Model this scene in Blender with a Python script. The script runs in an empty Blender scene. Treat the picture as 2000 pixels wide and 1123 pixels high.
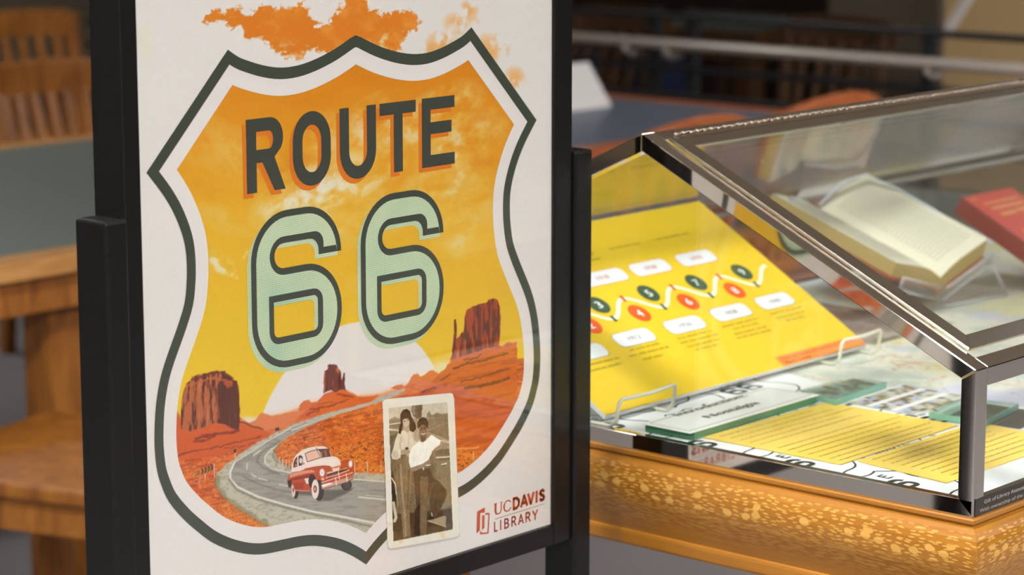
import bpy, bmesh, math, random
import numpy as np
from mathutils import Vector, Matrix
from mathutils.geometry import delaunay_2d_cdt
random.seed(7)
S = bpy.context.scene
COL = S.collection

# ------------------------------------------------------------------ camera
FPX = 5075.0                      # focal length in pixels of the 2000 px wide frame
CAMH = 1.60
PITCH = math.atan(931 / FPX)
HEAD = math.radians(41.2)
FW = Vector((math.cos(HEAD) * math.cos(PITCH), math.sin(HEAD) * math.cos(PITCH), -math.sin(PITCH)))
RT = Vector((math.sin(HEAD), -math.cos(HEAD), 0))
UP = RT.cross(FW)
CP = Vector((0, 0, CAMH))
cam = bpy.data.cameras.new('camera')
camo = bpy.data.objects.new('camera', cam)
COL.objects.link(camo)
cam.sensor_width = 36
cam.lens = FPX / 2000 * 36
cam.clip_start = 0.05
cam.clip_end = 60
camo.matrix_world = Matrix((( RT.x, UP.x, -FW.x, CP.x), (RT.y, UP.y, -FW.y, CP.y), (RT.z, UP.z, -FW.z, CP.z), (0, 0, 0, 1)))
cam.dof.use_dof = True
cam.dof.focus_distance = 2.50
cam.dof.aperture_fstop = 6.6
S.camera = camo

# ------------------------------------------------------------------ world, exposure
w = bpy.data.worlds.new('world')
S.world = w
w.use_nodes = True
w.node_tree.nodes['Background'].inputs[0].default_value = (0.5, 0.47, 0.42, 1)
w.node_tree.nodes['Background'].inputs[1].default_value = 0.12
S.view_settings.view_transform = 'Standard'
S.view_settings.look = 'None'
S.view_settings.exposure = 0.0
S.view_settings.gamma = 1.0
S.view_settings.use_curve_mapping = False
S.cycles.use_denoising = True
S.cycles.max_bounces = 10
S.cycles.transparent_max_bounces = 24
S.cycles.glossy_bounces = 6
S.cycles.diffuse_bounces = 3
S.cycles.caustics_reflective = False
S.cycles.caustics_refractive = False
S.cycles.sample_clamp_indirect = 6

# ceiling troffers: x, y, length along x, length along y, strength
LIGHTS = [(1.1, 1.9, .6, .6, 64), (-1.4, 1.9, .6, .6, 86), (1.1, -.9, .6, .6, 112), (-1.4, -.9, .6, .6, 86), (3.5, -.9, .6, .6, 48),
          (1.1, -3.6, .6, .6, 112), (-1.4, 4.8, .6, .6, 26), (1.4, 5.6, .6, .6, 26), (4.4, 6.6, .6, .6, 26),
          (7.3, 1.9, .6, .6, 105), (11.2, 4.2, .6, .6, 26), (6.0, -.9, .6, .6, 58)]

# ------------------------------------------------------------------ helpers
def ray(px, py):
    return (FW * FPX + RT * (px - 1000) - UP * (py - 561.5)).normalized()

def hit(px, py, P, N):
    d = ray(px, py); P = Vector(P); N = Vector(N)
    return CP + d * ((P - CP).dot(N) / d.dot(N))

class Frame:
    """a plane in the room with its own metres: O origin, U and V axes, N normal"""
    def __init__(s, O, U, V):
        s.O = Vector(O); s.U = Vector(U).normalized(); s.V = Vector(V).normalized(); s.N = s.U.cross(s.V)
    def pt(s, u, v, h=0.0):
        return s.O + s.U * u + s.V * v + s.N * h
    def px(s, x, y, h=0.0):
        p = hit(x, y, s.O + s.N * h, s.N) - s.O
        return (p.dot(s.U), p.dot(s.V))

def lin(c):
    c = c / 255.0
    return c / 12.92 if c <= .04045 else ((c + .055) / 1.055) ** 2.4

K = 1.08
def L3(rgb, k=K):
    return tuple(min(.97, lin(v) * k) for v in rgb)

def tag(o, label=None, cat=None, group=None, kind=None):
    if label: o['label'] = label
    if cat: o['category'] = cat
    if group: o['group'] = group
    if kind: o['kind'] = kind
    return o

def empty(name, loc, label=None, cat=None, group=None, rz=0):
    o = bpy.data.objects.new(name, None); COL.objects.link(o)
    o.location = loc; o.rotation_euler = (0, 0, rz)
    o.empty_display_size = .1
    return tag(o, label, cat, group)

def link(name, me, mat, parent=None, smooth=False):
    o = bpy.data.objects.new(name, me); COL.objects.link(o)
    if mat is not None:
        me.materials.append(mat)
    if smooth:
        me.polygons.foreach_set('use_smooth', [True] * len(me.polygons))
    if parent is not None:
        o.parent = parent
        bpy_parent_world(o, parent)
    return o

def wm(o):
    m = Matrix.LocRotScale(o.location, o.rotation_euler, o.scale)
    return (wm(o.parent) @ o.matrix_parent_inverse @ m) if o.parent else m

def bpy_parent_world(o, parent):
    o.matrix_parent_inverse = wm(parent).inverted()

class MB:
    """collects shapes in world metres, builds one mesh"""
    def __init__(s):
        s.v = []; s.f = []
    def add(s, vs, fs):
        n = len(s.v); s.v += [tuple(p) for p in vs]; s.f += [tuple(i + n for i in f) for f in fs]; return s
    def box(s, a, b):
        x0, y0, z0 = a; x1, y1, z1 = b
        vs = [(x, y, z) for z in (z0, z1) for y in (y0, y1) for x in (x0, x1)]
        return s.add(vs, [(0, 2, 3, 1), (4, 5, 7, 6), (0, 1, 5, 4), (2, 6, 7, 3), (0, 4, 6, 2), (1, 3, 7, 5)])
    def bar(s, p, q, w_, h_, up=(0, 0, 1)):
        p = Vector(p); q = Vector(q); d = (q - p).normalized(); u = Vector(up); sd = d.cross(u).normalized(); u = sd.cross(d)
        vs = [e + sd * (a * w_ / 2) + u * (b * h_ / 2) for e in (p, q) for a, b in ((-1, -1), (1, -1), (1, 1), (-1, 1))]
        return s.add(vs, [(0, 1, 2, 3), (7, 6, 5, 4), (0, 4, 5, 1), (1, 5, 6, 2), (2, 6, 7, 3), (3, 7, 4, 0)])
    def tube(s, pts, r, n=10, closed=False, ry=None):
        pts = [Vector(p) for p in pts]; m = len(pts); vs = []; fs = []
        rr = r if isinstance(r, (list, tuple)) else [r] * m
        ref = None
        for i, p in enumerate(pts):
            a = pts[(i - 1) % m] if (closed or i > 0) else p
            b = pts[(i + 1) % m] if (closed or i < m - 1) else p
            t = (b - a).normalized()
            if ref is None:
                ref = Vector((0, 0, 1)) if abs(t.z) < .9 else Vector((1, 0, 0))
            sd = t.cross(ref).normalized(); u = sd.cross(t).normalized(); ref = u
            for k in range(n):
                c = 2 * math.pi * k / n
                vs.append(p + sd * (math.cos(c) * rr[i]) + u * (math.sin(c) * (ry if ry else rr[i])))
        for i in range(m if closed else m - 1):
            for k in range(n):
                a = i * n + k; b = i * n + (k + 1) % n; c = ((i + 1) % m) * n + (k + 1) % n; d = ((i + 1) % m) * n + k
                fs.append((a, b, c, d))
        if not closed:
            fs.append(tuple(range(n))[::-1]); fs.append(tuple((m - 1) * n + k for k in range(n)))
        return s.add(vs, fs)
    def lathe(s, c, prof, n=24):
        c = Vector(c); vs = []; fs = []
        for r, z in prof:
            for k in range(n):
                a = 2 * math.pi * k / n; vs.append(c + Vector((math.cos(a) * r, math.sin(a) * r, z)))
        for i in range(len(prof) - 1):
            for k in range(n):
                fs.append((i * n + k, i * n + (k + 1) % n, (i + 1) * n + (k + 1) % n, (i + 1) * n + k))
        fs.append(tuple(range(n))[::-1]); fs.append(tuple((len(prof) - 1) * n + k for k in range(n)))
        return s.add(vs, fs)
    def prism(s, poly, fr, h0, h1):
        n = len(poly)
        vs = [fr.pt(u, v, h0) for u, v in poly] + [fr.pt(u, v, h1) for u, v in poly]
        fs = [tuple(range(n))[::-1], tuple(range(n, 2 * n))] + [(i, (i + 1) % n, n + (i + 1) % n, n + i) for i in range(n)]
        return s.add(vs, fs)
    def build(s, name, mat, parent=None, bevel=0, seg=2, smooth=False):
        me = bpy.data.meshes.new(name)
        bm = bmesh.new()
        vs = [bm.verts.new(p) for p in s.v]
        for f in s.f:
            try: bm.faces.new([vs[i] for i in f])
            except ValueError: pass
        bmesh.ops.recalc_face_normals(bm, faces=bm.faces)
        if bevel:
            es = [e for e in bm.edges if len(e.link_faces) == 2 and e.calc_face_angle(0) > .5]
            bmesh.ops.bevel(bm, geom=es, offset=bevel, segments=seg, profile=.5, affect='EDGES', clamp_overlap=True)
        bm.to_mesh(me); bm.free()
        return link(name, me, mat, parent, smooth)

# ------------------------------------------------------------------ materials
MATS = {}
def nt(name):
    m = bpy.data.materials.new(name); m.use_nodes = True
    t = m.node_tree; b = t.nodes['Principled BSDF']
    return m, t, b

def plain(name, rgb, rough=.5, metal=0.0, noise=.06, scale=40, bump=.0, stretch=(1, 1, 1), k=K, coat=0):
    """base colour varied by fine procedural noise"""
    if name in MATS: return MATS[name]
    m, t, b = nt(name)
    N = t.nodes; Lk = t.links
    tc = N.new('ShaderNodeTexCoord'); mp = N.new('ShaderNodeMapping'); mp.inputs['Scale'].default_value = stretch
    no = N.new('ShaderNodeTexNoise'); no.inputs['Scale'].default_value = scale; no.inputs['Detail'].default_value = 4
    Lk.new(tc.outputs['Object'], mp.inputs[0]); Lk.new(mp.outputs[0], no.inputs['Vector'])
    mx = N.new('ShaderNodeMix'); mx.data_type = 'RGBA'
    c = L3(rgb, k)
    mx.inputs[6].default_value = (*[v * (1 - noise) for v in c], 1); mx.inputs[7].default_value = (*[min(.97, v * (1 + noise)) for v in c], 1)
    Lk.new(no.outputs[0], mx.inputs[0]); Lk.new(mx.outputs[2], b.inputs['Base Color'])
    b.inputs['Roughness'].default_value = rough; b.inputs['Metallic'].default_value = metal
    if coat: b.inputs['Coat Weight'].default_value = coat; b.inputs['Coat Roughness'].default_value = .08
    if bump:
        bp = N.new('ShaderNodeBump'); bp.inputs['Strength'].default_value = bump; bp.inputs['Distance'].default_value = .002
        Lk.new(no.outputs[0], bp.inputs['Height']); Lk.new(bp.outputs[0], b.inputs['Normal'])
    MATS[name] = m
    return m

def ink_mat(name='printed_ink', rough=.45):
    if name in MATS: return MATS[name]
    m, t, b = nt(name)
    a = t.nodes.new('ShaderNodeAttribute'); a.attribute_name = 'Col'
    t.links.new(a.outputs['Color'], b.inputs['Base Color'])
    b.inputs['Roughness'].default_value = rough
    b.inputs['Specular IOR Level'].default_value = .25
    MATS[name] = m
    return m

def wood(name, dark, light, rough=.35, scale=6, stretch=(1, 8, 8), coat=.15):
    if name in MATS: return MATS[name]
    m, t, b = nt(name); N = t.nodes; Lk = t.links
    tc = N.new('ShaderNodeTexCoord'); mp = N.new('ShaderNodeMapping'); mp.inputs['Scale'].default_value = stretch
    no = N.new('ShaderNodeTexNoise'); no.inputs['Scale'].default_value = scale; no.inputs['Detail'].default_value = 6; no.inputs['Distortion'].default_value = .6
    cr = N.new('ShaderNodeValToRGB')
    cr.color_ramp.elements[0].position = .3; cr.color_ramp.elements[0].color = (*L3(dark), 1)
    cr.color_ramp.elements[1].position = .7; cr.color_ramp.elements[1].color = (*L3(light), 1)
    Lk.new(tc.outputs['Object'], mp.inputs[0]); Lk.new(mp.outputs[0], no.inputs['Vector']); Lk.new(no.outputs[0], cr.inputs[0]); Lk.new(cr.outputs[0], b.inputs['Base Color'])
    b.inputs['Roughness'].default_value = rough; b.inputs['Coat Weight'].default_value = coat; b.inputs['Coat Roughness'].default_value = .12
    MATS[name] = m
    return m

def glass(name, tint=(.97, .985, .975), rough=.0):
    """thin clear sheet: transparent body, fresnel reflection on either face"""
    if name in MATS: return MATS[name]
    m = bpy.data.materials.new(name); m.use_nodes = True; t = m.node_tree; N = t.nodes; Lk = t.links
    for n in list(N): N.remove(n)
    out = N.new('ShaderNodeOutputMaterial'); mix = N.new('ShaderNodeMixShader'); tr = N.new('ShaderNodeBsdfTransparent'); gl = N.new('ShaderNodeBsdfGlossy')
    fr = N.new('ShaderNodeFresnel'); ge = N.new('ShaderNodeNewGeometry'); mr = N.new('ShaderNodeMapRange')
    mr.inputs['From Min'].default_value = 0; mr.inputs['From Max'].default_value = 1
    mr.inputs['To Min'].default_value = 1.47; mr.inputs['To Max'].default_value = 1 / 1.47
    Lk.new(ge.outputs['Backfacing'], mr.inputs['Value']); Lk.new(mr.outputs[0], fr.inputs['IOR'])
    tr.inputs[0].default_value = (*tint, 1); gl.inputs['Roughness'].default_value = rough; gl.inputs['Color'].default_value = (1, 1, 1, 1)
    Lk.new(fr.outputs[0], mix.inputs[0]); Lk.new(tr.outputs[0], mix.inputs[1]); Lk.new(gl.outputs[0], mix.inputs[2]); Lk.new(mix.outputs[0], out.inputs[0])
    MATS[name] = m
    return m

M_BLACK = plain('black_metal', (22, 21, 20), .25, .0, .12, 60)
M_BLACK.node_tree.nodes['Principled BSDF'].inputs['Specular IOR Level'].default_value = .3
M_CHROME = plain('polished_chrome', (214, 208, 200), .045, 1.0, .02, 30)
M_BRUSH = plain('brushed_steel', (190, 182, 170), .2, 1.0, .05, 200, .03, (1, 12, 12))
M_GLASS = glass('case_glass')
M_ACRYL = glass('clear_acrylic', (.985, .99, .985))
M_INK = ink_mat()
M_WHITE = plain('white_board', (238, 237, 234), .6, 0, .02)
M_CARPET = plain('grey_carpet', (118, 112, 112), .95, 0, .16, 90, .4)

# ------------------------------------------------------------------ flat print on a plane
def rgba(rgb, k=K):
    return (*L3(rgb, k), 1.0)

def flat(name, items, fr, parent, mat=None):
    """items: (outline, holes, rgb, height) in the frame's metres -> one mesh with a colour per piece"""
    vs = []; fs = []; cs = []
    for it in items:
        outl, holes, rgb, h = it
        loops = [[Vector((u, v, 0)) for u, v in outl]] + [[Vector((u, v, 0)) for u, v in hl] for hl in holes]
        n = len(vs)
        if not holes and len(loops[0]) == 4:
            allp = loops[0]; tris = [(0, 1, 2), (0, 2, 3)]
        elif len(holes) == 1 and len(holes[0]) == len(outl) and len(outl) > 40:      # ring: strip between matching outlines
            allp = loops[0] + loops[1]; m_ = len(outl); tris = []
            for i in range(m_):
                j = (i + 1) % m_; tris += [(i, j, m_ + j), (i, m_ + j, m_ + i)]
        else:
            pts = []; edges = []; 
            for lp in loops:
                s0 = len(pts); pts += [Vector((p.x, p.y)) * 1000 for p in lp]; edges += [(s0 + i, s0 + (i + 1) % len(lp)) for i in range(len(lp))]
            rv, re, rf, _a, _b, _c = delaunay_2d_cdt(pts, edges, [], 0, 1e-5)
            allp = [Vector((p.x / 1000, p.y / 1000, 0)) for p in rv]; tris = []
            for f_ in rf:
                cx_ = sum(allp[i].x for i in f_) / 3; cy_ = sum(allp[i].y for i in f_) / 3; odd = False
                for lp in loops:
                    for i in range(len(lp)):
                        a_, b_ = lp[i], lp[(i + 1) % len(lp)]
                        if (a_.y > cy_) != (b_.y > cy_) and cx_ < (b_.x - a_.x) * (cy_ - a_.y) / (b_.y - a_.y) + a_.x: odd = not odd
                if odd: tris.append(tuple(f_))
        vs += [tuple(fr.pt(p.x, p.y, h)) for p in allp]
        for a, b, c in tris:
            A, B, C_ = allp[a], allp[b], allp[c]
            if (B - A).cross(C_ - A).z < 0: b, c = c, b
            fs.append((a + n, b + n, c + n)); cs.append(rgb)
    me = bpy.data.meshes.new(name); me.from_pydata(vs, [], fs); me.update()
    ca = me.color_attributes.new('Col', 'FLOAT_COLOR', 'CORNER')
    ca.data.foreach_set('color', np.repeat(np.array([rgba(c) for c in cs], dtype=np.float32), 3, axis=0).ravel())
    return link(name, me, mat or M_INK, parent)

def rect(u0, v0, u1, v1):
    return [(u0, v0), (u1, v0), (u1, v1), (u0, v1)]

def arc(cx, cy, rx, ry, a0, a1, n=10):
    return [(cx + rx * math.cos(math.radians(a0 + (a1 - a0) * i / n)), cy + ry * math.sin(math.radians(a0 + (a1 - a0) * i / n))) for i in range(n + 1)]

def rrect(u0, v0, u1, v1, r, n=6):
    return arc(u1 - r, v1 - r, r, r, 0, 90, n) + arc(u0 + r, v1 - r, r, r, 90, 180, n) + arc(u0 + r, v0 + r, r, r, 180, 270, n) + arc(u1 - r, v0 + r, r, r, 270, 360, n)

def strokepoly(pts, w_):
    """ribbon polygon round an open polyline"""
    L_, R_ = [], []
    for i, p in enumerate(pts):
        a = Vector(pts[max(0, i - 1)]); b = Vector(pts[min(len(pts) - 1, i + 1)]); d = (b - a).normalized(); nrm = Vector((-d.y, d.x))
        q = Vector(p); L_.append(tuple(q + nrm * w_ / 2)); R_.append(tuple(q - nrm * w_ / 2))
    return L_ + R_[::-1]

def offset(poly, d):
    """inset a counter-clockwise or clockwise outline by d with mitred corners"""
    n = len(poly); A = sum(poly[i][0] * poly[(i + 1) % n][1] - poly[(i + 1) % n][0] * poly[i][1] for i in range(n)); sg = 1 if A > 0 else -1
    out = []
    for i in range(n):
        p0 = Vector(poly[i - 1]); p = Vector(poly[i]); p1 = Vector(poly[(i + 1) % n])
        e0 = (p - p0).normalized(); e1 = (p1 - p).normalized()
        n0 = Vector((-e0.y, e0.x)) * sg; n1 = Vector((-e1.y, e1.x)) * sg
        m = (n0 + n1); 
        if m.length < 1e-6: m = n0.copy()
        m.normalize(); k = max(.35, m.dot(n0)); q = p + m * (d / k); out.append((q.x, q.y))
    return out

FONT = {}
def text_polys(s, size=1.0):
    """outlines of a string in the built-in font as a mesh (verts, faces), cap height about .73*size"""
    if s in FONT: return FONT[s]
    cu = bpy.data.curves.new('t', 'FONT'); cu.body = s; cu.size = 1; cu.fill_mode = 'FRONT'; cu.resolution_u = 3
    o = bpy.data.objects.new('t', cu); COL.objects.link(o)
    dg = bpy.context.evaluated_depsgraph_get(); dg.update()
    me = bpy.data.meshes.new_from_object(o.evaluated_get(dg))
    vs = np.zeros(len(me.vertices) * 3); me.vertices.foreach_get('co', vs); vs = vs.reshape(-1, 3)
    fs = [tuple(p.vertices) for p in me.polygons]
    bpy.data.objects.remove(o); bpy.data.curves.remove(cu); bpy.data.meshes.remove(me)
    FONT[s] = (vs, fs)
    return FONT[s]

def lettering(name, lines, fr, parent, bold=0):
    """lines: (string, u, v, cap_height, width, rgb, h[, angle])  left/baseline anchored"""
    vs = []; fs = []; cs = []
    for ln in lines:
        s, u, v, ch, wd, rgb, h = ln[:7]; ang = ln[7] if len(ln) > 7 else 0
        V_, F_ = text_polys(s)
        if not len(V_): continue
        x0, x1 = V_[:, 0].min(), V_[:, 0].max()
        sy = ch / .73; sx = (wd / (x1 - x0)) if wd else sy
        ca, sa = math.cos(ang), math.sin(ang)
        for dx in ([0] if not bold else [-bold, bold]):
            n = len(vs)
            for p in V_:
                a = (p[0] - x0) * sx + dx; b = p[1] * sy
                vs.append(tuple(fr.pt(u + a * ca - b * sa, v + a * sa + b * ca, h + (dx > 0) * .00002)))
            fs += [tuple(i + n for i in f) for f in F_]; cs += [rgb] * len(F_)
    me = bpy.data.meshes.new(name); me.from_pydata(vs, [], fs); me.update()
    ca = me.color_attributes.new('Col', 'FLOAT_COLOR', 'CORNER')
    arr = []
    for p, c in zip(me.polygons, cs): arr += [rgba(c)] * len(p.vertices)
    ca.data.foreach_set('color', np.array(arr, dtype=np.float32).ravel())
    return link(name, me, M_INK, parent)

def wordlines(u0, u1, v, ch, fr, rgb, h, seed=1, center=False, fill=1.0):
    """a line of print too small to read: short word-length strokes"""
    rnd = random.Random(seed); out = []; u = u0
    while u < u1:
        wl = ch * rnd.uniform(1.5, 5.5)
        e = min(u + wl, u1)
        uu = u
        while uu < e - ch * .2:
            ww = ch * rnd.uniform(.3, .55); t = rnd.uniform(.65, 1.0)
            out.append((rect(uu, v, min(uu + ww, e), v + ch * t * .8), [], rgb, h)); uu += ww + ch * .14
        u = e + ch * .55
    return out

# ------------------------------------------------------------------ numeric painter for printed pictures
_rs = np.random.RandomState(5)
TAB = _rs.rand(256, 256)
def vnoise(x, y, s=0):
    x = np.asarray(x) + s * 17.3; y = np.asarray(y) + s * 9.1
    xi = np.floor(x).astype(int); yi = np.floor(y).astype(int); fx = x - xi; fy = y - yi
    fx = fx * fx * (3 - 2 * fx); fy = fy * fy * (3 - 2 * fy)
    g = lambda a, b: TAB[a % 256, b % 256]
    return (g(xi, yi) * (1 - fx) + g(xi + 1, yi) * fx) * (1 - fy) + (g(xi, yi + 1) * (1 - fx) + g(xi + 1, yi + 1) * fx) * fy
def fbm(x, y, o=4, s=0):
    a = .5; t = 0; n = 0
    for i in range(o):
        t = t + a * vnoise(x * 2 ** i, y * 2 ** i, s + i * 3); n += a; a *= .5
    return t / n

class Paint:
    def __init__(s, x, y, rgb):
        s.x = x; s.y = y; s.c = np.zeros(x.shape + (3,)) + np.array(rgb, float)
    def blend(s, rgb, m):
        rgb = np.asarray(rgb, float)
        s.c += (rgb - s.c) * np.clip(m, 0, 1)[..., None]
    def sd(s, pts, pad, closed=True, dist=0, seed=0):
        P = np.array(pts, float); x0, y0 = P.min(0) - pad; x1, y1 = P.max(0) + pad
        k = (s.x > x0) & (s.x < x1) & (s.y > y0) & (s.y < y1)
        X = s.x[k]; Y = s.y[k]
        if dist:
            X = X + (fbm(X / 9, Y / 9, 3, seed) - .5) * dist * 2; Y = Y + (fbm(X / 9 + 40, Y / 9, 3, seed) - .5) * dist * 2
        D = np.full(X.shape, 1e9); ins = np.zeros(X.shape, bool)
        n = len(P)
        for i in range(n if closed else n - 1):
            ax, ay = P[i]; bx, by = P[(i + 1) % n]; ex, ey = bx - ax, by - ay; l2 = ex * ex + ey * ey + 1e-9
            t = np.clip(((X - ax) * ex + (Y - ay) * ey) / l2, 0, 1)
            D = np.minimum(D, (X - ax - t * ex) ** 2 + (Y - ay - t * ey) ** 2)
            if closed and ay != by:
                c = (ay > Y) != (by > Y); ins ^= c & (X < ex * (Y - ay) / ey + ax)
        D = np.sqrt(D)
        if closed: D = np.where(ins, -D, D)
        return k, D
    def poly(s, pts, rgb, soft=1.2, a=1.0, dist=0, seed=0):
        k, D = s.sd(pts, soft + dist + 2, True, dist, seed)
        m = np.clip(.5 - D / soft, 0, 1) * a
        s.c[k] += (np.array(rgb, float) - s.c[k]) * m[:, None]
        return k, m
    def line(s, pts, w_, rgb, soft=1.2, a=1.0, dist=0, seed=0):
        k, D = s.sd(pts, w_ + soft + dist + 2, False, dist, seed)
        m = np.clip(.5 - (D - w_ / 2) / soft, 0, 1) * a
        s.c[k] += (np.array(rgb, float) - s.c[k]) * m[:, None]
    def ell(s, cx, cy, rx, ry, rgb, rot=0, soft=1.2, a=1.0):
        c, n_ = math.cos(math.radians(rot)), math.sin(math.radians(rot))
        dx = s.x - cx; dy = s.y - cy; u = (dx * c + dy * n_) / rx; v = (-dx * n_ + dy * c) / ry
        r = np.sqrt(u * u + v * v)
        s.blend(rgb, np.clip(.5 - (r - 1) * min(rx, ry) / soft, 0, 1) * a)

def cv(pts, ox, oy, sc):
    return [(ox + a / sc, oy + b / sc) for a, b in pts]

def proj_plane(fr, U_, V_, h):
    """frame metres -> picture coordinates of the traced artwork"""
    O = np.array(fr.O + fr.N * h - CP); u = np.array(fr.U); v = np.array(fr.V)
    P = O + U_[..., None] * u + V_[..., None] * v
    z = P @ np.array(FW)
    return 1000 + FPX * (P @ np.array(RT)) / z, 561.5 - FPX * (P @ np.array(UP)) / z

def grid_picture(name, fr, u0, u1, v0, v1, du, dv, h, painter, parent, inside=None):
    nu = int((u1 - u0) / du) + 1; nv = int((v1 - v0) / dv) + 1
    us = np.linspace(u0, u1, nu); vv = np.linspace(v0, v1, nv)
    Ug, Vg = np.meshgrid(us, vv)
    px, py = proj_plane(fr, Ug, Vg, h)
    c = painter(px, py, Ug, Vg) / 255.0
    c = np.where(c <= .04045, c / 12.92, ((np.clip(c, 0, 1) + .055) / 1.055) ** 2.4) * K
    c = np.clip(c, 0, .97)
    P = np.array(fr.O + fr.N * h) + Ug[..., None] * np.array(fr.U) + Vg[..., None] * np.array(fr.V)
    me = bpy.data.meshes.new(name)
    me.vertices.add(nu * nv); me.vertices.foreach_set('co', P.astype(np.float32).ravel())
    idx = np.arange(nu * nv).reshape(nv, nu)
    q = np.stack([idx[:-1, :-1], idx[:-1, 1:], idx[1:, 1:], idx[1:, :-1]], -1).reshape(-1, 4)
    if inside is not None:
        cu = (Ug[:-1, :-1] + Ug[1:, 1:]) / 2; cvv = (Vg[:-1, :-1] + Vg[1:, 1:]) / 2
        q = q[inside(cu, cvv).ravel()]
    nf = len(q)
    me.loops.add(nf * 4); me.loops.foreach_set('vertex_index', q.ravel().astype(np.int32))
    me.polygons.add(nf); me.polygons.foreach_set('loop_start', (np.arange(nf) * 4).astype(np.int32))
    try: me.polygons.foreach_set('loop_total', np.full(nf, 4, dtype=np.int32))
    except Exception: pass
    me.update(calc_edges=True)
    ca = me.color_attributes.new('Col', 'FLOAT_COLOR', 'POINT')
    ca.data.foreach_set('color', np.concatenate([c.reshape(-1, 3), np.ones((nu * nv, 1))], 1).astype(np.float32).ravel())
    return link(name, me, M_INK, parent)

# ------------------------------------------------------------------ the room
RX0, RX1, RY0, RY1, RZ = -5.0, 15.0, -6.0, 13.0, 3.0
M_CEIL = plain('ceiling_tile', (222, 214, 194), .9, 0, .08, 30, .2)
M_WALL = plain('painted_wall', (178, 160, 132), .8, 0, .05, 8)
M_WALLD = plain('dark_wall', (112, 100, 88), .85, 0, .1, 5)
def struct(o): o['kind'] = 'structure'; return o
struct(MB().box((RX0, RY0, -.1), (RX1, RY1, 0)).build('floor', M_CARPET))
struct(MB().box((RX0, RY0, RZ), (RX1, RY1, RZ + .1)).build('ceiling', M_CEIL))
struct(MB().box((RX0 - .1, RY0, 0), (RX0, RY1, RZ)).build('wall_left', M_WALL))
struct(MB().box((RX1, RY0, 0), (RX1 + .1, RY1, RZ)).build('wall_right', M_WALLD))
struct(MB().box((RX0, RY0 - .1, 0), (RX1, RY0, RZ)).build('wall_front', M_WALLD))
struct(MB().box((RX0, RY1, 0), (RX1, RY1 + .1, RZ)).build('wall_back', M_WALL))
def lamp_mat(st):
    m = bpy.data.materials.new('lamp_diffuser'); m.use_nodes = True; t = m.node_tree
    t.nodes.remove(t.nodes['Principled BSDF'])
    e = t.nodes.new('ShaderNodeEmission'); e.inputs[0].default_value = (.985, 1.0, 1.01, 1); e.inputs[1].default_value = st
    t.links.new(e.outputs[0], t.nodes['Material Output'].inputs[0]); return m
M_LFR = plain('lamp_frame', (200, 200, 196), .5)
LWHERE = ['directly above the framed sign', 'left of the sign over the open floor', 'in front of the poster', 'in front of the poster and to its left', 'in front of the display case', 'farthest in front of the poster',
          'over the far left floor', 'over the left reading table', 'behind the left reading table', 'beyond the display case', 'over the added dark cabinets beyond the railing', 'in front of the far end of the case']
for i, (x, y, lx, ly, st) in enumerate(LIGHTS):
    r = empty('ceiling_light', (x, y, RZ), 'square ceiling light panel ' + LWHERE[i], 'ceiling light', 'ceiling light panels')
    f = MB()
    for a, b in (((x - lx / 2 - .03, y - ly / 2 - .03), (x + lx / 2 + .03, y - ly / 2)), ((x - lx / 2 - .03, y + ly / 2), (x + lx / 2 + .03, y + ly / 2 + .03)),
                 ((x - lx / 2 - .03, y - ly / 2), (x - lx / 2, y + ly / 2)), ((x + lx / 2, y - ly / 2), (x + lx / 2 + .03, y + ly / 2))):
        f.box((*a, RZ - .025), (*b, RZ))
    f.build('frame', M_LFR, r)
    MB().box((x - lx / 2, y - ly / 2, RZ - .012), (x + lx / 2, y + ly / 2, RZ - .002)).build('diffuser', lamp_mat(st), r)
# ------------------------------------------------------------------ pedestal sign with the poster
PY = 1.746
SG = Frame((0, PY, 0), (1, 0, 0), (0, 0, 1))          # N points to -Y, towards the viewer
FX0, FX1 = 1.4735, 2.0855                              # frame outer
sign = empty('sign_stand', (1.78, 1.76, 0), 'black metal pedestal sign stand holding a large framed poster', 'sign')
XL0, XL1, XR0, XR1 = 1.4475, 1.4730, 2.0860, 2.1065
# sign frame: four rails
fz0, fz1 = .8243, 1.600
fr_y0, fr_y1 = PY - .0045, 1.783
fr_ = MB()
fr_.box((FX0, fr_y0, fz0), (1.4925, fr_y1, fz1)); fr_.build('frame_rail', M_BLACK, sign, .0012)
MB().box((2.0570, fr_y0, fz0), (FX1, fr_y1, fz1)).build('frame_rail', M_BLACK, sign, .0012)
MB().box((1.4925, fr_y0, fz0), (2.0570, fr_y1,   .8464)).build('frame_rail', M_BLACK, sign, .0012)
MB().box((1.4925, fr_y0, 1.580), (2.0570, fr_y1, fz1)).build('frame_rail', M_BLACK, sign, .0012)
MB().box((1.4925, PY + .006, .848), (2.0570, PY + .009, 1.58)).build('backing_board', plain('backing', (60, 58, 55), .8), sign)
for x0, x1 in ((XL0, XL1), (XR0, XR1 + .008)):
    p = MB().box((x0, 1.737, .012), (x1, 1.7795, 1.2475)).build('upright', M_BLACK, sign, .003, 3)
MB().box((1.42, 1.58, 0), (2.14, 1.94, .012)).build('base_plate', M_BLACK, sign, .002)
# clear sheet in front of the print
MB().box((1.4925, PY - .0032, .844), (2.0570, PY - .0024, 1.58)).build('clear_cover', glass('poster_cover', (.985, .985, .98), .02), sign)

poster = MB().box((1.4927, PY + .0002,   .8468), (2.0568, PY + .0012, 1.579)).build('poster', M_WHITE, sign)

def HX(x, y, h): return SG.px(x, y, h)
HD = 0.0006
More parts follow.
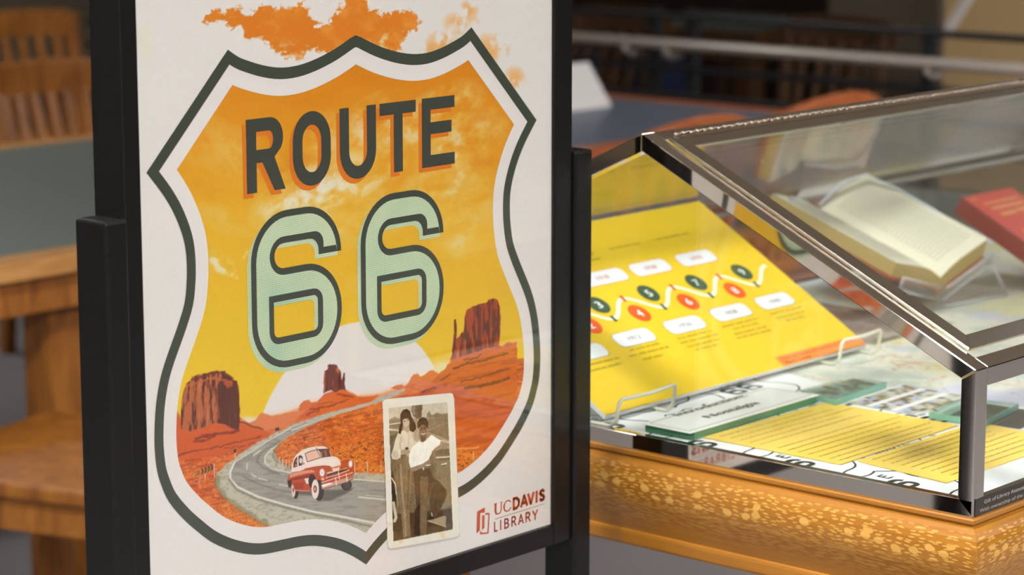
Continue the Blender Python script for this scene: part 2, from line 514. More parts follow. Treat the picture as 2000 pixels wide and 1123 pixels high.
# --- outline of the shield (outer dark edge), left half traced, mirrored
half = [(691.7, 69), (668, 86), (644.6, 101), (612.6, 117), (580.5, 128), (548.5, 132), (516.4, 128), (484.4, 118.6), (465, 110.6), (445, 96.8),
        (285.9, 337.4), (301.4, 357.4), (320, 382.8), (336, 409.5), (348, 436), (357.4, 463), (362.8, 489.6), (364.9, 521.7), (364.4, 553.7), (360, 593.8),
        (347, 637), (334.5, 672), (320, 714), (310.4, 752), (304, 797), (301.8, 842), (302.4, 880), (307, 920), (316, 950), (330, 980), (356.7, 1012), (383.4, 1036),
        (410, 1056.5), (437, 1070), (463.6, 1078.4), (490, 1082.7), (517, 1082), (557, 1074), (584, 1068.5), (610.6, 1066), (637, 1068.5), (664, 1075), (690.8, 1087), (715.4, 1102.5)]
hp = [HX(x, y, HD) for x, y in half]
XC = hp[0][0] + .002; XB = hp[-1][0]; ZT_, ZB_ = 1.286, hp[-1][1]
def axis(v): return XC + (XB - XC) * min(1, max(0, (ZT_ - v) / (ZT_ - ZB_)))
def smooth_run(pts, keep):
    """Catmull-Rom through the traced points, corners in keep stay sharp"""
    out = []
    for i in range(len(pts) - 1):
        p1 = Vector(pts[i]); p2 = Vector(pts[i + 1])
        p0 = Vector(pts[i - 1]) if i > 0 and i not in keep else p1 * 2 - p2
        p3 = Vector(pts[i + 2]) if i + 2 < len(pts) and (i + 1) not in keep else p2 * 2 - p1
        for k in range(3):
            t = k / 3
            q = .5 * ((2 * p1) + (p2 - p0) * t + (2 * p0 - 5 * p1 + 4 * p2 - p3) * t * t + (3 * p1 - p0 - 3 * p2 + p3) * t ** 3)
            out.append((q.x, q.y))
    out.append(tuple(pts[-1])); return out
hp = smooth_run(hp, {9, 10})
hp[0] = (XC, hp[0][1])
shield = hp + [(2 * axis(v) - u, v) for u, v in hp[-2:0:-1]]
T1, T2 = .0108, .0262
def offset_runs(pts, d):
    """inset a closed outline with sharp tips: each smooth run is moved along its normals, neighbouring runs are cut where they cross"""
    n = len(pts); cor = []
    for i in range(n):
        a = (Vector(pts[i]) - Vector(pts[i - 1])).normalized(); b = (Vector(pts[(i + 1) % n]) - Vector(pts[i])).normalized()
        if a.dot(b) < .9: cor.append(i)
    A = sum(pts[i][0] * pts[(i + 1) % n][1] - pts[(i + 1) % n][0] * pts[i][1] for i in range(n)); sg = 1 if A > 0 else -1
    runs = []
    for c, e in zip(cor, cor[1:] + [cor[0] + n]):
        P_ = [Vector(pts[i % n]) for i in range(c, e + 1)]; R_ = []
        for i, p in enumerate(P_):
            t = (P_[min(i + 1, len(P_) - 1)] - P_[max(i - 1, 0)]).normalized(); R_.append(p + Vector((-t.y, t.x)) * (sg * d))
        runs.append(R_)
    def cross(R1, R2):
        for i in range(len(R1) - 2, -1, -1):
            for j in range(len(R2) - 1):
                p, r = R1[i], R1[i + 1] - R1[i]; q, s_ = R2[j], R2[j + 1] - R2[j]; den = r.x * s_.y - r.y * s_.x
                if abs(den) < 1e-14: continue
                t = ((q - p).x * s_.y - (q - p).y * s_.x) / den; u = ((q - p).x * r.y - (q - p).y * r.x) / den
                if -.001 <= t <= 1.001 and -.001 <= u <= 1.001: return i, j, p + r * t
        return len(R1) - 2, 0, (R1[-1] + R2[0]) / 2
    m = len(runs); cuts = [cross(runs[k], runs[(k + 1) % m]) for k in range(m)]; out = []
    for k in range(m):
        j0 = cuts[k - 1][1]; i1 = cuts[k][0]; out.append(cuts[k - 1][2]); out += runs[k][j0 + 1:i1 + 1]
    return [(p.x, p.y) for p in out]
sh_in = offset_runs(shield, T1); sh_art = offset_runs(shield, T2); sh_mid = offset_runs(shield, T1 + .006)

# --- the printed picture
def inpoly(pts, X, Y):
    r = np.zeros(X.shape, bool); n = len(pts)
    for i in range(n):
        ax, ay = pts[i]; bx, by = pts[(i + 1) % n]
        if ay != by:
            r ^= ((ay > Y) != (by > Y)) & (X < (bx - ax) * (Y - ay) / (by - ay) + ax)
    return r

OUTER_L = [(790, 759), (772, 764), (745, 775), (720, 786), (683, 796), (649, 804), (600, 819), (568, 831), (520, 855), (490, 872), (462, 892), (440, 909), (423, 924), (422, 946), (437, 970), (464, 991), (490, 1007), (517, 1023), (540, 1032), (640, 1060), (760, 1060), (760, 926), (691, 923), (650, 921), (570, 915), (557, 908), (541, 895), (536, 880), (546, 866), (568, 851), (600, 832), (649, 813), (683, 802), (720, 792), (748, 783), (775, 772), (792, 763)]
ASPH = [(786, 762), (745, 777), (720, 787), (683, 797), (649, 806), (600, 823), (568, 836), (522, 862), (490, 883), (458, 903), (450, 921), (450, 935), (464, 951), (504, 970), (558, 986), (611, 999), (664, 1008), (731, 1020), (762, 1026), (762, 940), (688, 936), (620, 930), (568, 924), (533, 916), (517, 905), (517, 892), (530, 877), (548, 862), (570, 848), (600, 831), (649, 812), (720, 791), (775, 770)]

def paint_poster(px, py, U, V):
    p = Paint(px, py, (222, 216, 210))
    # faint cream clouds on the paper
    p.blend((220, 213, 190), np.clip((fbm(px / 70, py / 90, 4, 3) - .52) * 3.2, 0, .55) * np.clip((480 - py) / 300, 0, 1) * (px < 470))
    # orange cloud at the top
    cl = [(397, 40), (410, 20), (424, 17), (440, 26), (455, 22), (470, 18), (482, 32), (498, 20), (512, 11), (530, 7), (540, 17), (556, 15), (572, 12), (588, 3), (602, 12), (604, 32), (622, 48), (640, 50), (652, 28), (668, 12), (676, -6), (680, -60), (700, -120), (740, -90), (730, -40), (714, 0), (716, 14), (730, 16), (748, 28), (770, 24), (788, 26), (806, 22), (817, 40), (812, 58), (796, 64), (786, 80), (774, 102), (762, 96), (736, 100), (712, 96), (700, 84), (690, 76), (664, 92), (640, 100), (616, 98), (604, 94), (590, 106), (580, 120), (560, 110), (540, 100), (520, 80), (500, 76), (486, 80), (478, 66), (466, 50), (452, 54), (440, 46), (424, 38), (404, 48)]
    k, m = p.poly(cl, (214, 122, 32), 5, 1, 13, 2)
    x = px[k]; y = py[k]
    tone = (fbm(x / 26, y / 22, 4, 8) - .5)
    p.c[k] += (np.array((230, 150, 60.)) - p.c[k]) * (np.clip(tone * 2.2 + (x > 700) * .15, 0, .8) * m)[:, None]
    wisps = np.clip((fbm(px / 18, py / 14, 4, 11) - .52) * 5, 0, 1)
    low = np.clip((py - 70) / 40, 0, 1) * np.clip((px - 495) / 40, 0, 1) * np.clip((600 - px) / 30, 0, 1)
    p.blend((222, 214, 190), wisps * low * np.clip((130 - py) / 20, 0, 1))
    p.blend((226, 200, 150), wisps * np.clip(1 - abs(px - 745) / 45, 0, 1) * np.clip((py - 52) / 20, 0, 1) * (py < 110))
    # thin orange wisps right
    for bx, by, rx, ry, s_ in ((900, 45, 40, 26, 1), (866, 82, 40, 26, 4), (950, 100, 30, 40, 6), (975, 88, 30, 30, 2), (1005, 155, 24, 30, 9), (848, 96, 26, 18, 5), (915, 20, 22, 22, 7)):
        r = ((px - bx) / rx) ** 2 + ((py - by) / ry) ** 2
        p.blend((226, 160, 84), np.clip(1 - r, 0, 1) * np.clip((fbm(px / 13, py / 20, 4, s_) - .40) * 3.6, 0, .85))
    # ----- inside of the shield
    ins = inpoly(sh_mid, U, V)
    q = Paint(px, py, (214, 132, 26))
    t = np.clip((py - 150) / 520, 0, 1)
    q.blend((222, 166, 40), np.clip(t * 1.9, 0, 1)); q.blend((224, 182, 38), np.clip((t - .45) * 2.2, 0, 1)); q.blend((226, 190, 34), np.clip((py - 640) / 120, 0, 1) * .8)
    # clouds of the sky
    W = np.zeros(px.shape)
    def puff(cx, cy, rx, ry, rot, amp, s_, sc=34):
        nonlocal W
        c, n_ = math.cos(math.radians(rot)), math.sin(math.radians(rot)); dx = px - cx; dy = py - cy
        u = (dx * c + dy * n_) / rx; v = (-dx * n_ + dy * c) / ry
        base = np.clip(1 - (u * u + v * v), 0, 1) ** .6
        W = np.maximum(W, base * amp * np.clip((fbm(u * rx / sc, v * ry / sc * 1.3, 5, s_) - .30) * 2.6, 0, 1))
    puff(615, 370, 150, 62, -28, .95, 1); puff(560, 400, 90, 40, -30, .7, 2); puff(700, 330, 120, 70, -35, .8, 3)
    puff(640, 430, 70, 36, 10, .7, 21); puff(655, 300, 90, 90, -40, .55, 22); puff(720, 420, 120, 60, -20, .55, 23)
    puff(740, 240, 90, 60, -30, .75, 4); puff(850, 230, 120, 55, -34, .72, 5, 24); puff(900, 285, 110, 60, -34, .68, 6, 26)
    puff(860, 370, 110, 60, -30, .7, 7); puff(470, 310, 110, 60, 30, .42, 8); puff(420, 290, 90, 60, 40, .35, 9)
    puff(432, 515, 34, 24, 25, .9, 10, 16); puff(455, 540, 12, 8, 10, 1.0, 12, 8); puff(410, 500, 30, 22, 0, .6, 13, 16); puff(486, 500, 14, 12, 0, .8, 14, 10)
    puff(440, 430, 70, 30, 20, .4, 15); puff(905, 455, 70, 50, -30, .6, 16); puff(930, 380, 60, 60, -30, .45, 17); puff(540, 525, 18, 8, 0, .6, 18, 10)
    q.blend((232, 204, 130), W); q.blend((226, 218, 196), np.clip(W - .42, 0, 1) * 1.9)
    dk = np.clip((fbm(px / 60, py / 40, 4, 31) - .5) * 3, 0, 1) * np.clip((430 - py) / 200, 0, .55)
    q.blend((208, 122, 22), dk * (1 - W))
    # the white sun
    a, b, c = [SG.px(*P_, HD) for P_ in ((514, 807), (700, 629), (839, 701))]
    d = 2 * (a[0] * (b[1] - c[1]) + b[0] * (c[1] - a[1]) + c[0] * (a[1] - b[1]))
    s2 = lambda P_: P_[0] ** 2 + P_[1] ** 2
    ux = (s2(a) * (b[1] - c[1]) + s2(b) * (c[1] - a[1]) + s2(c) * (a[1] - b[1])) / d
    uy = (s2(a) * (c[0] - b[0]) + s2(b) * (a[0] - c[0]) + s2(c) * (b[0] - a[0])) / d
    rr = math.hypot(a[0] - ux, a[1] - uy)
    q.blend((222, 214, 208), np.clip((rr - np.hypot(U - ux, V - uy)) / .0012 + .5, 0, 1))
    # haze right of sun
    q.blend((226, 216, 190), np.clip(1 - ((px - 868) / 34) ** 2 - ((py - 722) / 22) ** 2, 0, 1) * .9)
    q.blend((222, 214, 204), np.clip(1 - ((px - 486) / 26) ** 2 - ((py - 822) / 12) ** 2, 0, 1) * .9)
    # ---- land
    hor = np.interp(px, [330, 470, 486, 500, 560, 600, 640, 700, 740, 790, 830, 870, 1000], [818, 815, 826, 820, 804, 790, 776, 772, 768, 752, 742, 726, 700])
    land = np.clip((py - hor) / 3 + .5, 0, 1)
    g = Paint(px, py, (212, 100, 38))
    n1 = fbm(px / 20, py / 7, 5, 40); n2 = fbm(px / 3.2, py / 2.6, 3, 41); n3 = fbm(px / 60, py / 26, 3, 42)
    g.blend((196, 76, 24), np.clip((n1 - .45) * 3, 0, .8)); g.blend((226, 122, 52), np.clip((n3 - .5) * 3, 0, .7))
    # warm yellow scrub on the near ground
    scrub = np.clip((py - 830) / 70, 0, 1) * np.clip((px - 500) / 60, 0, 1) + np.clip((py - 960) / 60, 0, 1) * (px < 520)
    g.blend((222, 142, 34), scrub * np.clip((n2 - .38) * 3.0, 0, .8)); g.blend((196, 84, 20), scrub * np.clip((n1 - .5) * 2, 0, .35))
    gl = np.clip((fbm(px / 34 + py / 60, (py + px * .22) / 3.2, 4, 47) - .54) * 7, 0, 1) * np.clip(1 - np.clip(scrub, 0, 1) * .7, 0, 1)
    g.blend((138, 58, 26), gl * .6)
    gl2 = np.clip((fbm(px / 9, py / 3.0, 4, 49) - .58) * 8, 0, 1)
    g.blend((124, 54, 24), gl2 * .38); g.blend((232, 136, 74), np.clip((fbm(px / 8, py / 3.4, 4, 51) - .60) * 7, 0, .7))
    dot = np.clip((vnoise(px / 2.3, py / 2.0, 50) - .74) * 7, 0, 1) * np.clip((py - 800) / 60, .15, 1)
    g.blend((128, 58, 24), dot * .6)
    dot2 = np.clip((vnoise(px / 4.2, py / 3.4, 52) - .80) * 9, 0, 1) * np.clip((py - 830) / 30, 0, 1) * (px > 560)
    g.blend((96, 44, 20), dot2 * .8)
    g.blend((236, 176, 80), np.clip((vnoise(px / 1.9, py / 1.7, 53) - .8) * 6, 0, .6) * scrub)
    haze = np.clip(1 - (py - hor) / 34, 0, 1) * (px > 470) * (px < 900)
    g.blend((226, 150, 104), haze * .75)
    q.c += (g.c - q.c) * land[..., None]
    mist = np.clip(1 - np.abs(py - hor) / 10, 0, 1) * ((px > 500) & (px < 640) | (px > 690) & (px < 850)) * .65
    q.blend((228, 196, 166), mist)
    # far small hills
    q.poly([(583, 800), (586, 790), (593, 783), (603, 781), (608, 786), (616, 785), (622, 792), (630, 812), (585, 812)], (206, 104, 50), 2)
    q.poly([(796, 750), (801, 742), (807, 731), (816, 730), (822, 736), (832, 730), (838, 724), (846, 722), (858, 731), (862, 744), (840, 758), (780, 766)], (208, 108, 54), 2, 1, 2)
    q.poly([(763, 758), (775, 752), (785, 751), (790, 756), (780, 762)], (204, 104, 54), 2)
    q.poly([(488, 828), (500, 822), (505, 812), (512, 806), (522, 809), (532, 813), (560, 806), (600, 800), (560, 836), (490, 846)], (214, 120, 74), 3, 1, 2)
    q.poly([(344, 800), (352, 812), (352, 850), (338, 850)], (196, 88, 34), 2)
    # talus of the left butte
    q.poly([(345, 838), (376, 835), (415, 826), (440, 828), (466, 824), (480, 826), (510, 838), (560, 856), (520, 866), (430, 890), (340, 900)], (202, 88, 36), 3, .9, 2)
    q.line([(466, 822), (482, 826), (494, 833), (512, 838)], 3, (84, 36, 24), 2, .8, 2)
    for pts, ww in (([(382, 856), (410, 850), (440, 846), (466, 842)], 5), ([(365, 884), (400, 878), (430, 872), (470, 862), (510, 852)], 2.4), ([(380, 862), (400, 860), (420, 852)], 4), ([(440, 876), (478, 872)], 2), ([(486, 868), (512, 862)], 2), ([(345, 892), (365, 884)], 3)):
        q.line(pts, ww, (108, 40, 22), 2, .75, 3)
    # left butte
    def cliff(poly, base, dark, xs, seed, shade=None):
        k, m = q.poly(poly, base, 1.4, 1, 1.3, seed)
        x = px[k]; y = py[k]; s_ = fbm(x / 3.6, y / 34, 4, seed + 2); r_ = fbm(x / 14, y / 5, 3, seed + 4)
        dm = np.clip((s_ - .47) * 7, 0, 1)
        if shade is not None: dm = np.maximum(dm, shade(x, y))
        q.c[k] += (np.array(dark, float) - q.c[k]) * (dm * m)[:, None]
        hl = np.clip((vnoise(x / 1.7, y / 30, seed + 9) - .78) * 6, 0, 1) * (1 - np.clip(dm, 0, .8))
        q.c[k] += (np.array((206, 124, 82.)) - q.c[k]) * (hl * m * .7)[:, None]
    LB = [(354, 838), (353, 812), (356, 775), (358, 764), (363, 756), (364, 748), (373, 742), (375, 735), (388, 732), (404, 729), (416, 725), (440, 724), (440, 731), (452, 736), (455, 742), (464, 744), (466, 760), (468, 790), (469, 806), (468, 818), (467, 842), (452, 836), (438, 828), (420, 826), (400, 834), (372, 842)]
    cliff(LB, (176, 96, 56), (84, 40, 28), 0, 60, lambda x, y: np.clip((x - np.interp(y, [730, 760, 800, 840], [436, 416, 424, 420])) / 5, 0, 1) * .93)
    q.line([(374, 742), (400, 735), (416, 728), (438, 728), (455, 740)], 4, (100, 48, 32), 2, .8, 2, 5)
    q.line([(368, 752), (400, 742), (420, 738), (446, 744)], 4.5, (190, 104, 58), 2, .75, 3, 6)
    q.line([(424, 744), (424.5, 780), (426, 806)], 1.2, (196, 110, 84), 1.2, .9, 1)
    q.poly([(436, 746), (454, 743), (455, 754), (444, 759)], (182, 84, 46), 2, .9, 2)
    q.poly([(425, 795), (428, 798), (430, 815), (425, 820)], (160, 70, 50), 2, .8, 2)
    # centre butte
    q.poly([(632, 770), (650, 763), (676, 762), (690, 768), (700, 775), (740, 772), (720, 790), (660, 800), (600, 818), (580, 818), (606, 796), (620, 784)], (204, 92, 42), 3, .95, 2, 4)
    for pts, ww in (([(606, 800), (640, 795), (680, 780)], 3), ([(622, 790), (650, 786)], 2), ([(660, 770), (690, 774)], 3), ([(600, 810), (625, 800)], 2)):
        q.line(pts, ww, (110, 44, 28), 2, .7, 3, 8)
    CB = [(632, 768), (633, 740), (634, 725), (640, 722), (641, 712), (652, 711), (659, 714), (661, 720), (665, 724), (667, 740), (668, 742), (670, 736), (671, 727), (673, 730), (674, 752), (676, 762), (664, 761), (655, 766), (646, 762)]
    cliff(CB, (110, 50, 38), (88, 38, 30), 0, 70)
    q.line([(635, 726), (634, 745), (634, 764)], 3, (186, 90, 50), 1.5, .8, 1)
    q.poly([(655, 719), (663, 722), (664, 728), (656, 726)], (196, 100, 60), 2, .8, 2)
    # right butte with its spire and terraces
    TR = [(882, 704), (895, 695), (940, 680), (975, 674), (982, 678), (990, 669), (1010, 668), (1010, 880), (900, 880), (760, 780), (800, 772), (830, 760), (864, 724), (872, 716)]
    q.poly(TR, (204, 94, 34), 3, .96, 3, 12)
    k_ = inpoly(TR, px, py)
    q.c[k_] += (np.array((176, 74, 34.)) - q.c[k_]) * np.clip((fbm(px[k_] / 30, (py[k_] + px[k_] * .2) / 6, 4, 77) - .48) * 4, 0, .8)[:, None]
    for pts, ww in (([(905, 702), (930, 698), (940, 693)], 3), ([(888, 718), (915, 710), (940, 704), (970, 694), (992, 690)], 4), ([(900, 746), (940, 736), (965, 728), (994, 720)], 3), ([(910, 758), (940, 754), (960, 748), (992, 740)], 6), ([(826, 764), (840, 759), (853, 757)], 4), ([(862, 742), (880, 732)], 3)):
        q.line(pts, ww, (100, 46, 26), 2, .8, 3.5, 9)
    RB = [(880, 703), (883, 690), (885, 668), (887, 650), (887, 630), (888, 624), (891, 624), (892, 640), (892.5, 662), (896, 658), (900, 652), (904, 648), (906, 652), (907, 630), (909, 612), (912, 605), (922, 599), (934, 594), (946, 592), (952, 590), (955, 585), (964, 583), (972, 586), (976, 598), (978, 620), (977, 650), (975, 676), (950, 680), (928, 688), (900, 696), (886, 702)]
    cliff(RB, (160, 66, 30), (92, 44, 28), 0, 80, lambda x, y: np.maximum(np.clip(1 - abs(x - 937) / 5, 0, 1) * (y > 600) * .95, np.clip(1 - abs(x - 964) / 7, 0, 1) * ((y > 604) & (y < 640)) * .9))
    q.line([(888.5, 625), (889, 650), (888, 680)], 3, (84, 42, 26), 1.2, .9, 1)
    # bright sand bars at the lower right
    q.line([(880, 880), (905, 876), (935, 874)], 3, (238, 180, 96), 3, .8, 2)
    # ---- road
    VERGE = (186, 178, 158)
    k, m = q.poly(OUTER_L, VERGE, 3, 1, 2.0, 20)
    x = px[k]; y = py[k]; q.c[k] += (np.array((140, 134, 110.)) - q.c[k]) * (np.clip((fbm(x / 6, y / 3, 4, 90) - .5) * 3, 0, .6) * m)[:, None]
    q.line([(423, 930), (424, 948), (438, 970), (464, 990), (490, 1006), (520, 1023)], 9, (120, 118, 84), 5, .55, 5, 21)
    q.line([(536, 880), (541, 896), (557, 909), (575, 916), (640, 922)], 5, (120, 118, 96), 4, .5, 3, 22)
    k, m = q.poly(ASPH, (158, 152, 140), 1.6, 1, .4)
    x = px[k]; y = py[k]; q.c[k] += (np.array((130, 124, 114.)) - q.c[k]) * (np.clip((fbm(x / 22, y / 3, 4, 93) - .45) * 2.6, 0, .7) * m)[:, None]
    q.poly([(600, 832), (600, 823), (649, 806), (720, 787), (786, 762), (775, 770), (720, 791), (649, 812)], (178, 174, 166), 2, .9)
    q.line([(545, 863), (522, 876), (505, 890), (502, 902), (515, 914), (545, 926)], 3.5, (104, 100, 92), 4, .6)
    q.line([(475, 930), (500, 944), (540, 956), (575, 962)], 3, (100, 96, 88), 4, .6)
    WL = (226, 220, 208)
    q.line([(568, 836), (522, 862), (490, 883), (458, 903)], 1.6, WL, 1.4, .8)
    q.line([(458, 903), (450, 921), (450, 935), (464, 951), (504, 970), (558, 986), (611, 999), (664, 1008), (731, 1021)], 3.2, WL, 1.4)
    q.line([(447, 936), (462, 956), (502, 975), (556, 991), (609, 1004), (662, 1014), (728, 1029)], 4, (118, 112, 98), 3, .8)
    q.line([(536, 874), (530, 877), (517, 892), (517, 905), (533, 916), (568, 924), (600, 928)], 1.8, WL, 1.3, .9)
    q.line([(688, 936), (755, 941)], 1.8, WL, 1.3); q.line([(701, 971), (755, 976)], 2.2, WL, 1.3); q.line([(715, 967), (748, 970)], 1.2, WL, 1.3, .8)
    for A, B in (((482, 916), (483, 905)), ((490, 925), (500, 931)), ((505, 934), (522, 938)), ((545, 946), (562, 949)), ((495, 890), (508, 880)), ((600, 829), (570, 841))):
        q.line([A, B], 1.8, WL, 1.2, .85)
    # guard rail and posts
    q.line([(546, 868), (536, 878), (533, 888), (536, 898), (546, 905)], 2, (110, 108, 104), 1.2, .9)
    for xx, y0, y1 in ((546, 893, 905), (552, 896, 908), (559, 898, 911), (565, 899, 913), (570, 902, 914), (693, 903, 921), (717, 902, 921), (744, 898, 921), (925, 884, 898), (390, 935, 946), (400.5, 925, 934), (418.5, 906, 934), (459, 884, 894), (541, 838, 846)):
        q.line([(xx, y0), (xx, y1)], 1.3, (216, 206, 196), 1.2, .85)
    # small road signs
    q.poly([(378.5, 921), (418, 906), (418, 919), (379, 934)], (190, 120, 50), 1.2, .55)
    for i in range(4):
        a = 392 + i * 6.3; b = 915 - i * 2.4
        q.poly([(a, b), (a + 3, b - 1.2), (a + 6, b + 3.5), (a + 3.4, b + 11), (a + .4, b + 12), (a + 2.8, b + 5)], (52, 44, 36), 1, .95)
    for a, b in ((381, 921), (386, 919)):
        q.line([(a + 3.5, b), (a + .4, b + 1), (a + .3, b + 4.4), (a + 3.2, b + 4), (a + 3.2, b + 7.6), (a, b + 8.6)], 1.2, (60, 48, 40), .8, .9)
    q.poly([(456, 878), (461, 877), (461.5, 884), (457, 885)], (50, 42, 34), 1); q.poly([(537, 836), (545, 834), (545, 841), (538, 842)], (58, 50, 36), 1)
    # merge
    im = ins[..., None]
    p.c = np.where(im, q.c, p.c)
    # soft print grain
    p.c += (fbm(px / 2.2, py / 2.2, 2, 99) - .5)[..., None] * 7
    return p.c

grid_picture('printed_picture', SG, 1.4928, 2.0567,   .8470, 1.579, .00105, .00088, .0003, paint_poster, poster)

flat('shield_border', [(sh_in, [sh_art], (223, 216, 211), .0005), (shield, [sh_in], (61, 67, 56), HD)], SG, poster)

# --- ROUTE
LH = .0009
zt = (HX(888, 184, LH)[1] + HX(482, 235.6, LH)[1]) / 2
zb = (HX(888, 319, LH)[1] + HX(480, 380, LH)[1]) / 2
Hc = zt - zb; ST = .0125
def lx(x, y=275): return HX(x, y, LH)[0]
def letter_R(x0, x1):
    w_ = x1 - x0; r = Hc * .26
    zm = zb + Hc * .40; xr = x0 + w_ * .90
    out = [(x0, zb), (x0 + ST, zb), (x0 + ST, zm), (x0 + ST + .0075, zm), (x1 - ST * 1.12, zb), (x1, zb), (x1 - .0135, zm + .004)] + arc(xr - r * .8, zt - r * 1.05, r * .95, r * 1.05, -35, 90, 12) + [(x0, zt)]
    ci = zt - ST * .98; cb = zm + ST * .98; rr = (ci - cb) / 2
    hole = [(x0 + ST, cb)] + arc(xr - r * .8 - .001, (ci + cb) / 2, rr * .62, rr, -90, 90, 10) + [(x0 + ST, ci)]
    return out, [hole]
def letter_O(x0, x1):
    w_ = x1 - x0; r = w_ / 2
    return rr4(x0, zb - .001, x1, zt + .001, r, r * 1.1), [rr4(x0 + ST, zb + ST * .95, x1 - ST, zt - ST * .95, r - ST, (r - ST) * 1.25)]
def rr4(u0, v0, u1, v1, rx, rz, n=9):
    return arc(u1 - rx, v1 - rz, rx, rz, 0, 90, n) + arc(u0 + rx, v1 - rz, rx, rz, 90, 180, n) + arc(u0 + rx, v0 + rz, rx, rz, 180, 270, n) + arc(u1 - rx, v0 + rz, rx, rz, 270, 360, n)
def letter_U(x0, x1):
    r = (x1 - x0) / 2; ri = r - ST; z0 = zb - .001
    return [(x0, zt), (x0 + ST, zt)] + arc(x0 + r, z0 + ST + ri * 1.2, ri, ri * 1.2, 180, 360, 12) + [(x1 - ST, zt), (x1, zt)] + arc(x0 + r, z0 + r * 1.1, r, r * 1.1, 0, -180, 14), []
def letter_T(x0, x1):
    c = (x0 + x1) / 2 + .0004
    return [(x0, zt), (x0, zt - ST * .95), (c - ST / 2, zt - ST * .95), (c - ST / 2, zb), (c + ST / 2, zb), (c + ST / 2, zt - ST * .95), (x1, zt - ST * .95), (x1, zt)], []
def letter_E(x0, x1):
    t = ST * .95; zm = zb + Hc * .475
    return [(x0, zb), (x1, zb), (x1, zb + t), (x0 + ST, zb + t), (x0 + ST, zm), (x1 - .0045, zm), (x1 - .0045, zm + t), (x0 + ST, zm + t), (x0 + ST, zt - t), (x1, zt - t), (x1, zt), (x0, zt)], []
LET = [letter_R(lx(481), lx(556.5)), letter_O(lx(571.9), lx(646)), letter_U(lx(663.8), lx(734.6)), letter_T(lx(742), lx(812.5)), letter_E(lx(824.4), lx(888))]
it = []
for o_, hs in LET:
    sh = lambda P_: [(a - .0045, b - .0042) for a, b in P_]
    it.append((sh(o_), [sh(h_) for h_ in hs], (216, 118, 32), .0006))
for o_, hs in LET:
    it.append((o_, hs, (62, 66, 58), LH))
flat('route_lettering', it, SG, poster)

# --- the two sixes
gx = lambda a, b: HX(440 + a / 2.808, 340 + b / 2.808, LH)
xl = gx(143, 600)[0]; xr_ = gx(634, 300)[0]; z_t = gx(500, 170)[1]; z_b = gx(290, 1070)[1]
nx = gx(269, 430)[0]; nz1 = gx(480, 351)[1]; nz0 = gx(490, 485)[1]
tx = gx(512, 438)[0]; tz = (gx(512, 440)[1] + gx(634, 418)[1]) / 2
cx0, cx1 = gx(268, 800)[0], gx(510, 800)[0]; cz1 = gx(500, 660)[1]; cz0 = gx(290, 897)[1]
TS = .0064
def six(d, ox=0):
    a0, a1, t_, b_ = xl + d, xr_ - d, z_t - d, z_b + d
    R_ = .047 - d; rs = .012
    n1_ = nx - d; nt_ = nz1 + d; nb = nz0 - d; te = tx + d; tb = tz + d
    P_ = [(a1, tb)] + arc(a1 - R_, t_ - R_, R_, R_, 0, 90, 12) + arc(a0 + R_, t_ - R_, R_, R_, 90, 180, 12) + arc(a0 + R_, b_ + R_, R_, R_, 180, 270, 12) + arc(a1 - R_, b_ + R_, R_, R_, 270, 360, 12)
    P_ += arc(a1 - R_, nb - R_, R_, R_, 0, 90, 12)
    r2 = rs + d
    P_ += arc(n1_ + r2, nb + r2, r2, r2, 270, 180, 6) + arc(n1_ + r2, nt_ - r2, r2, r2, 180, 90, 6)
    P_ += arc(te - rs, nt_ - rs, rs, rs, 90, 0, 6) + [(te, tb)]
    rc = .006 + d
    H_ = rr4(cx0 - d, cz0 - d, cx1 + d, cz1 + d, rc, rc, 5)
    H_ = arc(cx1 + d - rc, cz1 + d - rc, rc, rc, 0, 90, 5) + [(cx0 - d, cz1 + d)] + arc(cx0 - d + rc, cz0 - d + rc, rc, rc, 180, 270, 5) + arc(cx1 + d - rc, cz0 - d + rc, rc, rc, 270, 360, 5)
    return [(u + ox, v) for u, v in P_], [(u + ox, v) for u, v in H_]
def halftone():
    m, t, b = nt('mint_halftone_print'); N = t.nodes; Lk = t.links
    tc = N.new('ShaderNodeTexCoord'); sp = N.new('ShaderNodeSeparateXYZ'); Lk.new(tc.outputs['Object'], sp.inputs[0])
    def mth(op, a, b_=None):
        n = N.new('ShaderNodeMath'); n.operation = op
        for i_, v in enumerate((a, b_)):
            if v is None: continue
            if isinstance(v, (int, float)): n.inputs[i_].default_value = v
            else: Lk.new(v, n.inputs[i_])
        return n.outputs[0]
    k_ = 2 * math.pi / .0035
    no = N.new('ShaderNodeTexNoise'); no.inputs['Scale'].default_value = 14; Lk.new(tc.outputs['Object'], no.inputs['Vector'])
    s_ = mth('MULTIPLY', mth('SINE', mth('MULTIPLY', mth('ADD', sp.outputs[0], sp.outputs[2]), k_)), mth('SINE', mth('MULTIPLY', mth('SUBTRACT', sp.outputs[0], sp.outputs[2]), k_)))
    th = mth('SUBTRACT', mth('MULTIPLY', no.outputs[0], 1.5), .62)
    mr = N.new('ShaderNodeMapRange'); Lk.new(mth('ADD', s_, th), mr.inputs['Value']); mr.inputs['From Min'].default_value = .28; mr.inputs['From Max'].default_value = .62
    mx = N.new('ShaderNodeMix'); mx.data_type = 'RGBA'; mx.inputs[6].default_value = (*L3((206, 212, 172)), 1); mx.inputs[7].default_value = (*L3((112, 172, 152)), 1)
    Lk.new(mr.outputs[0], mx.inputs[0]); Lk.new(mx.outputs[2], b.inputs['Base Color']); b.inputs['Roughness'].default_value = .45; b.inputs['Specular IOR Level'].default_value = .25
    return m
M_HALF = halftone()
dx6 = HX(705.3, 554, LH)[0] - xl
